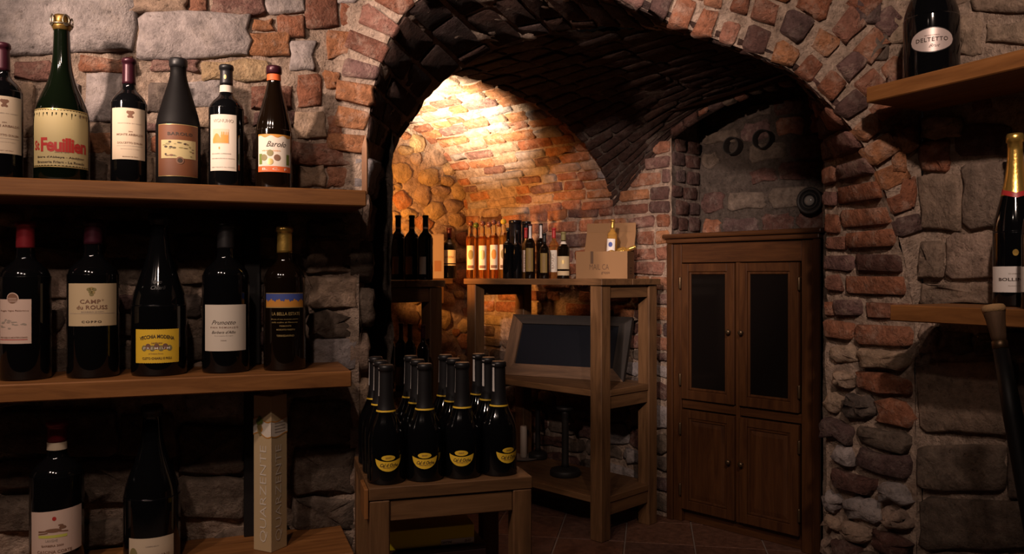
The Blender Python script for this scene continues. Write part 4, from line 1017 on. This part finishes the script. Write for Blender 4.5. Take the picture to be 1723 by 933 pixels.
lf = box('lid_flap', (-bw/2, 0, 0), (bw/2, tk, .045), 'cardboard', lid, .0008); lf.location = (0, 0, .114); lf.rotation_euler = (math.radians(32), 0, 0)
ff_ = Flat((0, -bd/2, 0), (1, 0, 0), (0, 0, 1), (0, -1, 0)); sf_ = Flat((bw/2, 0, 0), (0, 1, 0), (0, 0, 1), (1, 0, 0))
words(t, ff_, 'MAIL CA', -.01, .055, .092, 'cardboard_print', h=.026, bold=-.005); words(t, ff_, 'grappa', .02, .026, .04, 'cardboard_print', h=.013); patch('tape', t, ff_, -.052, -.038, bh, .07, 'cardboard_print', .0006, 2, 1)
words(t, Flat((0, bd/2-.003, bh), (1, 0, 0), (0, math.sin(math.radians(28)), math.cos(math.radians(28))), (0, -1, .4)), 'MC', .03, .075, .03, 'cardboard_print', h=.012, off=.002)
for z in (.05, .035, .024): patch('small_print', t, sf_, -.03, .03, z+.003, z-.002, 'cardboard_print', .0006, 2, 1)
lathe('printed_bottle', [(.001, 0), (.001, .001)], 'cardboard_print', t, 6) if False else None
Mb = Matrix.Translation(bc) @ Matrix.Rotation(rb, 4, 'Z')
def in_box(label, kind, loc, rot, h, r, capm):
    M = Mb @ Matrix.Translation(loc) @ Matrix.Rotation(rot[2], 4, 'Z') @ Matrix.Rotation(rot[0], 4, 'X') @ Matrix.Rotation(rot[1], 4, 'Y')
    t, W, p = bottle('grappa_bottle', label, kind, (0, 0, 0), h, r, glass='liquid_gold', cap=capm, cap0=.80, group='small bottles in the cardboard box', seg=24)
    t.matrix_world = M; t.location = M.to_translation(); t.rotation_euler = M.to_euler(); return t, W
t, W = in_box('small golden bottle with gold cap and white label standing in the cardboard box', 'bordeaux', (.028, .0, .075), (math.radians(2), math.radians(3), 0), .205, .0235, 'foil_gold')
L = patch('label', t, W, -.026, .02, .115, .052, 'paper_white', .0008, 12); ellipse('picture', L, W, -.002, .088, .010, .012, 'ink_blue', .0012, 10)
in_box('small bottle lying in the cardboard box with gold neck raised to the right', 'bordeaux', (-.02, .015, .094), (0, math.radians(70), math.radians(8)), .17, .022, 'foil_gold')
in_box('small bottle lying lower in the cardboard box with gold neck just showing', 'bordeaux', (-.055, -.04, .083), (0, math.radians(72), 0), .16, .022, 'foil_gold')

# ---- framed slate leaning on the middle shelf
p0 = V((-.057, 4.04, .6565)); p1 = V((.522, 3.745, .6565))
ux = (p1-p0); fw = ux.length; ux.normalize(); bk_ = V((-ux.y, ux.x, 0))
lean = math.radians(25); fh = .33
t = thing('framed_slate', 'old worn wooden frame with dark glassy panel leaning on the middle rack shelf', 'frame', p0)
t.rotation_euler = (Matrix.Rotation(math.atan2(ux.y, ux.x), 4, 'Z') @ Matrix.Rotation(-lean, 4, 'X')).to_euler()
def frame_bar(name, q, mat):
    vs = [(x, .0, z) for x, z in q]+[(x, .03, z) for x, z in q]
    o = mesh(name, vs, [(0, 1, 2, 3), (7, 6, 5, 4), (0, 4, 5, 1), (1, 5, 6, 2), (2, 6, 7, 3), (3, 7, 4, 0)], mat, t, False); return o
fb = .062
frame_bar('frame_rail', [(0, 0), (fw, 0), (fw-fb, fb), (fb, fb)], 'wood_oldX'); frame_bar('frame_rail', [(fb, fh-fb*.8), (fw-fb, fh-fb*.8), (fw, fh), (0, fh)], 'wood_blackX')
frame_bar('frame_stile', [(0, 0), (fb, fb), (fb, fh-fb*.8), (0, fh)], 'wood_oldZ'); frame_bar('frame_stile', [(fw-fb, fb), (fw, 0), (fw, fh), (fw-fb, fh-fb*.8)], 'wood_blackZ')
box('panel', (fb-.01, .012, fb-.01), (fw-fb+.01, .020, fh-fb*.8+.01), 'slate', t, .001)

# ---- things on the lowest rack shelf
def stand(label, px, y, hgt, br, pr, m, name='candle_stand'):
    D = (CAM.z-.190)*F/(y-466.5); b = at(px, y, D); b.z = .190
    t = thing(name, label, 'stand', b)
    lathe('base', [(br*.96, 0), (br, .004), (br, .022), (br*.94, .03), (br*.6, .036), (pr*1.6, .04)], m, t, 32); lathe('post', [(pr*1.15, .038), (pr, .06), (pr, hgt-.03), (pr*1.2, hgt-.02)], m, t, 20); lathe('holder', [(pr*1.1, hgt-.021), (br*.55, hgt-.012), (br*.58, hgt), (br*.5, hgt+.002)], m, t, 28)
    return t
stand('black iron stand with heavy round foot, nearest on the lowest rack shelf', 951, 800, .33, .074, .017, 'iron')
stand('dark iron stand further back on the lowest rack shelf', 905, 772, .30, .05, .014, 'iron')
b = SL(.78, .21, .1905)
t = thing('pillar_candle', 'pale slender pillar candle on a round grey plate, back of lowest rack shelf', 'candle', b)
lathe('plate', [(.05, 0), (.082, .006), (.085, .010), (.08, .009), (.03, .006)], 'plate_grey', t, 32); lathe('candle_body', [(.017, .007), (.018, .01), (.018, .168), (.015, .172)], 'candle', t, 20)

# ---- left rack in the back room
t = thing('shelf_rack', 'dark wooden rack at the left of the back room with black bottles on top', 'rack', SL(1.36, 1.38), RZ+PI)
# local +X runs away, local +Y towards the room's left wall is negative: build from the front edge
t.location = SL(.53, .97); t.rotation_euler = (0, 0, math.atan2(uW.y, uW.x))
RL2, RD2 = .82, .41
box('plank', (-.01, -.01, HR-.035), (RL2, RD2/2-.0006, HR-.006), 'wood_rackX', t, .002); box('plank', (-.01, RD2/2+.0006, HR-.035), (RL2, RD2+.01, HR-.006), 'wood_rackX', t, .002)
for x in (0, RL2-.066):
    for y in (0, RD2-.066): box('leg', (x, y, 0), (x+.066, y+.066, HR-.036), 'wood_rackZ', t, .003)
for z in (.66, .46): box('shelf', (.068, .004, z-.028), (RL2-.068, RD2-.004, z), 'wood_rackX', t, .002)
box('rail', (.068, .006, HR-.10), (RL2-.068, .028, HR-.037), 'wood_rackX', t, .002); box('rail', (.006, .068, HR-.10), (.028, RD2-.068, HR-.037), 'wood_rackY', t, .002)
def left_bottle(px, tp, wd, l, z, lab, g, lb_=True, capm='foil_black', h=None):
    b = line_at(px, SL(0, l), uW); b.z = z; hh, r = sized(b, px, tp, wd)
    t, W, p = bottle('wine_bottle', lab, 'bordeaux', b, h or hh, r, face_cam(b), cap=capm, cap0=.80, group=g, seg=24)
    if lb_: patch('label', t, W, -r*.95, r*.05 if lb_ == 'half' else r*.8, (h or hh)*.36, (h or hh)*.09, 'paper_grey', .0008, 10)
    patch('neck_band', t, W, -.016, .016, (h or hh)*.82, (h or hh)*.79, 'ivory', .0014, 12, 1) if capm == 'foil_black' else None
    return t
GL = 'black bottles on the left rack'
for k, (px, lab) in enumerate(((647, 'leftmost black bottle on the left rack, its neck behind the wall'), (670, 'black bottle with grey label, second on the left rack'), (693, 'black bottle with grey label, third on the left rack'), (716, 'rightmost of the black bottles on the left rack'))):
    left_bottle(px, 363, 25, 1.08-.02*k, HR-.0055, lab, GL, 'half')
for px, lab in ((655, 'bottle with pale label on the lower level of the left rack, leftmost'), (675, 'bottle on the lower level of the left rack, second from left'), (690, 'bottle with pale label on the lower level of the left rack, third'), (712, 'bottle with pale label on the lower level of the left rack, rightmost')):
    left_bottle(px, 0, 20, 1.14, .6605, lab, 'bottles on the lower level of the left rack', True, 'foil_burgundy', h=.29)
# board across the end wall with carton and bottle
t = thing('ledge_board', 'short lit wooden ledge board against the rubble end wall', 'shelf', SL(1.42, .30, 0), math.atan2(nW.y, nW.x))
box('board', (0, 0, HR-.03), (.62, .17, HR), 'wood_rackX', t, .002); box('bracket', (.05, .03, HR-.14), (.08, .15, HR-.031), 'wood_rackZ', t, .002); box('bracket', (.5, .03, HR-.14), (.53, .15, HR-.031), 'wood_rackZ', t, .002)
b = line_at(756, SL(1.34, 0), nW); b.z = HR; h, r = sized(b, 756, 384, 24)
t, W, p = bottle('wine_bottle', 'single dark bottle with pale label on the ledge by the end wall', 'bordeaux', b, h, r, face_cam(b), cap='foil_burgundy', cap0=.8, seg=24)
L = patch('label', t, W, -r*1.1, r*1.1, h*.56, h*.30, 'ivory', .0008, 12); words(L, W, 'BARBERA', 0, h*.42, r*1.3, 'ink_brown', h=.012); patch('label', t, W, -r*1.1, r*1.1, h*.275, h*.255, 'ivory', .0008, 12, 1)
b = line_at(735, SL(1.34, 0), nW); b.z = HR
t = thing('bottle_carton', 'upright narrow pale carton beside the black bottles of the left rack', 'box', b, face_cam(b)+.2)
box('carton', (-.035, -.03, 0), (.035, .03, .245), 'carton_white', t, .0015); patch('print', t, Flat((0, -.03, 0), (1, 0, 0), (0, 0, 1), (0, -1, 0)), -.02, .02, .10, .04, 'ink_brown', .0006, 3, 1); box('lid', (-.0352, -.0302, .2455), (.0352, .0302, .25), 'carton_white', t, .001)

# ---- cabinet in the recess
cw, chh = .724, 1.352
RC = math.atan2(uW.y, uW.x)+PI
t = thing('cabinet', 'dark orange-brown wooden cabinet with two glazed doors above two panelled doors', 'cabinet', SL(-.006, .012), RC)
# local +X to the right end, +Y into the wall
box('side_panel', (0, .03, 0), (.02, .225, chh-.03), 'wood_cabZ', t, .002); box('side_panel', (cw-.02, .03, 0), (cw, .225, chh-.03), 'wood_cabZ', t, .002); box('back_panel', (.02, .215, .02), (cw-.02, .225, chh-.03), 'wood_cabZ', t, 0)
box('inner_shelf', (.021, .05, .95), (cw-.021, .214, .968), 'wood_cabX', t, .001); box('inner_shelf', (.021, .05, .545), (cw-.021, .214, .563), 'wood_cabX', t, .001); box('plinth', (.021, .03, 0), (cw-.021, .05, .06), 'wood_cabX', t, .002)
box('outer_stile', (0, 0, 0), (.062, .029, chh-.045), 'wood_cabZ', t, .003); box('outer_stile', (cw-.075, 0, 0), (cw, .029, chh-.045), 'wood_cabZ', t, .003)
box('top_rail', (.063, .002, chh-.135), (cw-.076, .029, chh-.046), 'wood_cabX', t, .002); box('middle_rail', (.063, .006, .535), (cw-.076, .029, .575), 'wood_cabX', t, .002)
box('cornice', (-.012, -.022, chh-.044), (cw+.012, .225, chh-.022), 'wood_cabX', t, .006, 2); box('cornice', (-.026, -.036, chh-.0215), (cw+.026, .225, chh), 'wood_cabX', t, .007, 2)
box('edge_trim', (cw-.022, -.016, 0), (cw+.012, -.0005, chh-.045), 'wood_cabZ', t, .004); box('edge_trim', (-.012, -.016, 0), (.022, -.0005, chh-.045), 'wood_cabZ', t, .004)
x0, x1, xm = .068, cw-.082, (.063+cw-.076)/2
def door(a, b, z0, z1, glass, right):
    d = thing_part = bpy.data.objects.new('door', None)
    bm = bmesh.new()
    sw = .038
    def bb(lo, hi):
        r = bmesh.ops.create_cube(bm, size=1)
        for v in r['verts']: v.co = V([lo[i]+(v.co[i]+.5)*(hi[i]-lo[i]) for i in range(3)])
    bb((a, -.012, z0), (a+sw, .012, z1)); bb((b-sw, -.012, z0), (b, .012, z1)); bb((a+sw, -.011, z0), (b-sw, .011, z0+sw*1.15)); bb((a+sw, -.011, z1-sw), (b-sw, .011, z1))
    bmesh.ops.bevel(bm, geom=bm.edges[:], offset=.0025, segments=1, affect='EDGES')
    me = bpy.data.meshes.new('door'); bm.to_mesh(me); bm.free(); me.materials.append(MATS['wood_cabZ'])
    bpy.data.objects.remove(d); d = bpy.data.objects.new('door', me); COL.objects.link(d); d.parent = t
    ia, ib, iz0, iz1 = a+sw, b-sw, z0+sw*1.15, z1-sw
    for lo, hi in (((ia, -.007, iz0), (ia+.012, .006, iz1)), ((ib-.012, -.007, iz0), (ib, .006, iz1)), ((ia+.012, -.007, iz0), (ib-.012, .006, iz0+.012)), ((ia+.012, -.007, iz1-.012), (ib-.012, .006, iz1))): box('moulding', lo, hi, 'wood_cabZ', d, .003)
    if glass: box('pane', (ia+.010, .0, iz0+.010), (ib-.010, .004, iz1-.010), 'pane', d, 0)
    else:
        bm = bmesh.new(); r = bmesh.ops.create_cube(bm, size=1)
        for v in r['verts']: v.co = V((ia+.011+(v.co.x+.5)*(ib-ia-.022), -.001+(v.co.y+.5)*.006, iz0+.011+(v.co.z+.5)*(iz1-iz0-.022)))
        f = min(bm.faces, key=lambda f: f.calc_center_median().y); rr_ = bmesh.ops.inset_region(bm, faces=[f], thickness=.03, depth=0)
        f = min(bm.faces, key=lambda f: (round(f.calc_center_median().y, 4), -f.calc_area())); 
        bmesh.ops.translate(bm, verts=f.verts[:], vec=(0, -.004, 0))
        me = bpy.data.meshes.new('panel'); bm.to_mesh(me); bm.free(); me.materials.append(MATS['wood_cabZ']); o = bpy.data.objects.new('panel', me); COL.objects.link(o); o.parent = d
    kx = a+sw/2 if right else b-sw/2; kz = (z0+z1)/2+(.01 if glass else .03)
    prof = [(.005, 0), (.005, .010), (.010, .014), (.012, .020), (.010, .026), (.004, .028)]
    k = lathe('knob', prof, 'brass_dark', d, 16); k.location = (kx, -.0125, kz); k.rotation_euler = (PI/2, 0, 0)
    hx = b if right else a
    for hz_ in (z0+.09, z1-.09):
        k = lathe('hinge', [(.005, -.028), (.006, -.024), (.006, .024), (.005, .028)], 'brass_dark', d, 10); k.location = (hx+(.004 if right else -.004), -.014, hz_)
door(x0, xm-.012, .580, chh-.140, True, False); door(xm+.012, x1, .580, chh-.140, True, True)
box('mullion', (xm-.010, .0, .06), (xm+.010, .026, chh-.137), 'wood_cabZ', t, .002)
door(x0, xm-.012, .065, .530, False, False); door(xm+.012, x1, .065, .530, False, True)

# ---- pipe ends and round vent above the cabinet
for px, y, rr_, lab in ((1238, 247, .042, 'dark round pipe end in the recess wall, the left of two'), (1289, 236, .045, 'dark round pipe end in the recess wall, the right of two')):
    P = hit(px, y, SL(0, -ND), nW)
    t = thing('pipe_end', lab, 'pipe', P, 0, 'pipe ends above the cabinet'); t.rotation_euler = nW.to_track_quat('Z', 'Y').to_euler()
    lathe('pipe_wall', [(rr_, -.03), (rr_, .05), (rr_*.96, .052), (rr_*.88, .05), (rr_*.86, -.02)], 'pipe', t, 28, False); lathe('pipe_mouth', [(rr_*.86, -.018), (rr_*.4, -.02)], 'hole', t, 28)
P = hit(1362, 338, SL(0, -.19), nW)
t = thing('round_vent', 'small round metal vent with glassy centre above the cabinet right corner', 'vent', P); t.rotation_euler = nW.to_track_quat('Z', 'Y').to_euler()
torus('rim', .052, .008, 'pipe', t, 32, 8); lathe('housing', [(.05, -.06), (.05, -.004), (.046, -.002)], 'hole', t, 28); lathe('lens', [(.024, -.004), (.022, .006), (.012, .012), (.004, .013)], 'lens', t, 20); torus('inner_ring', .034, .004, 'pipe', t, 28, 8)
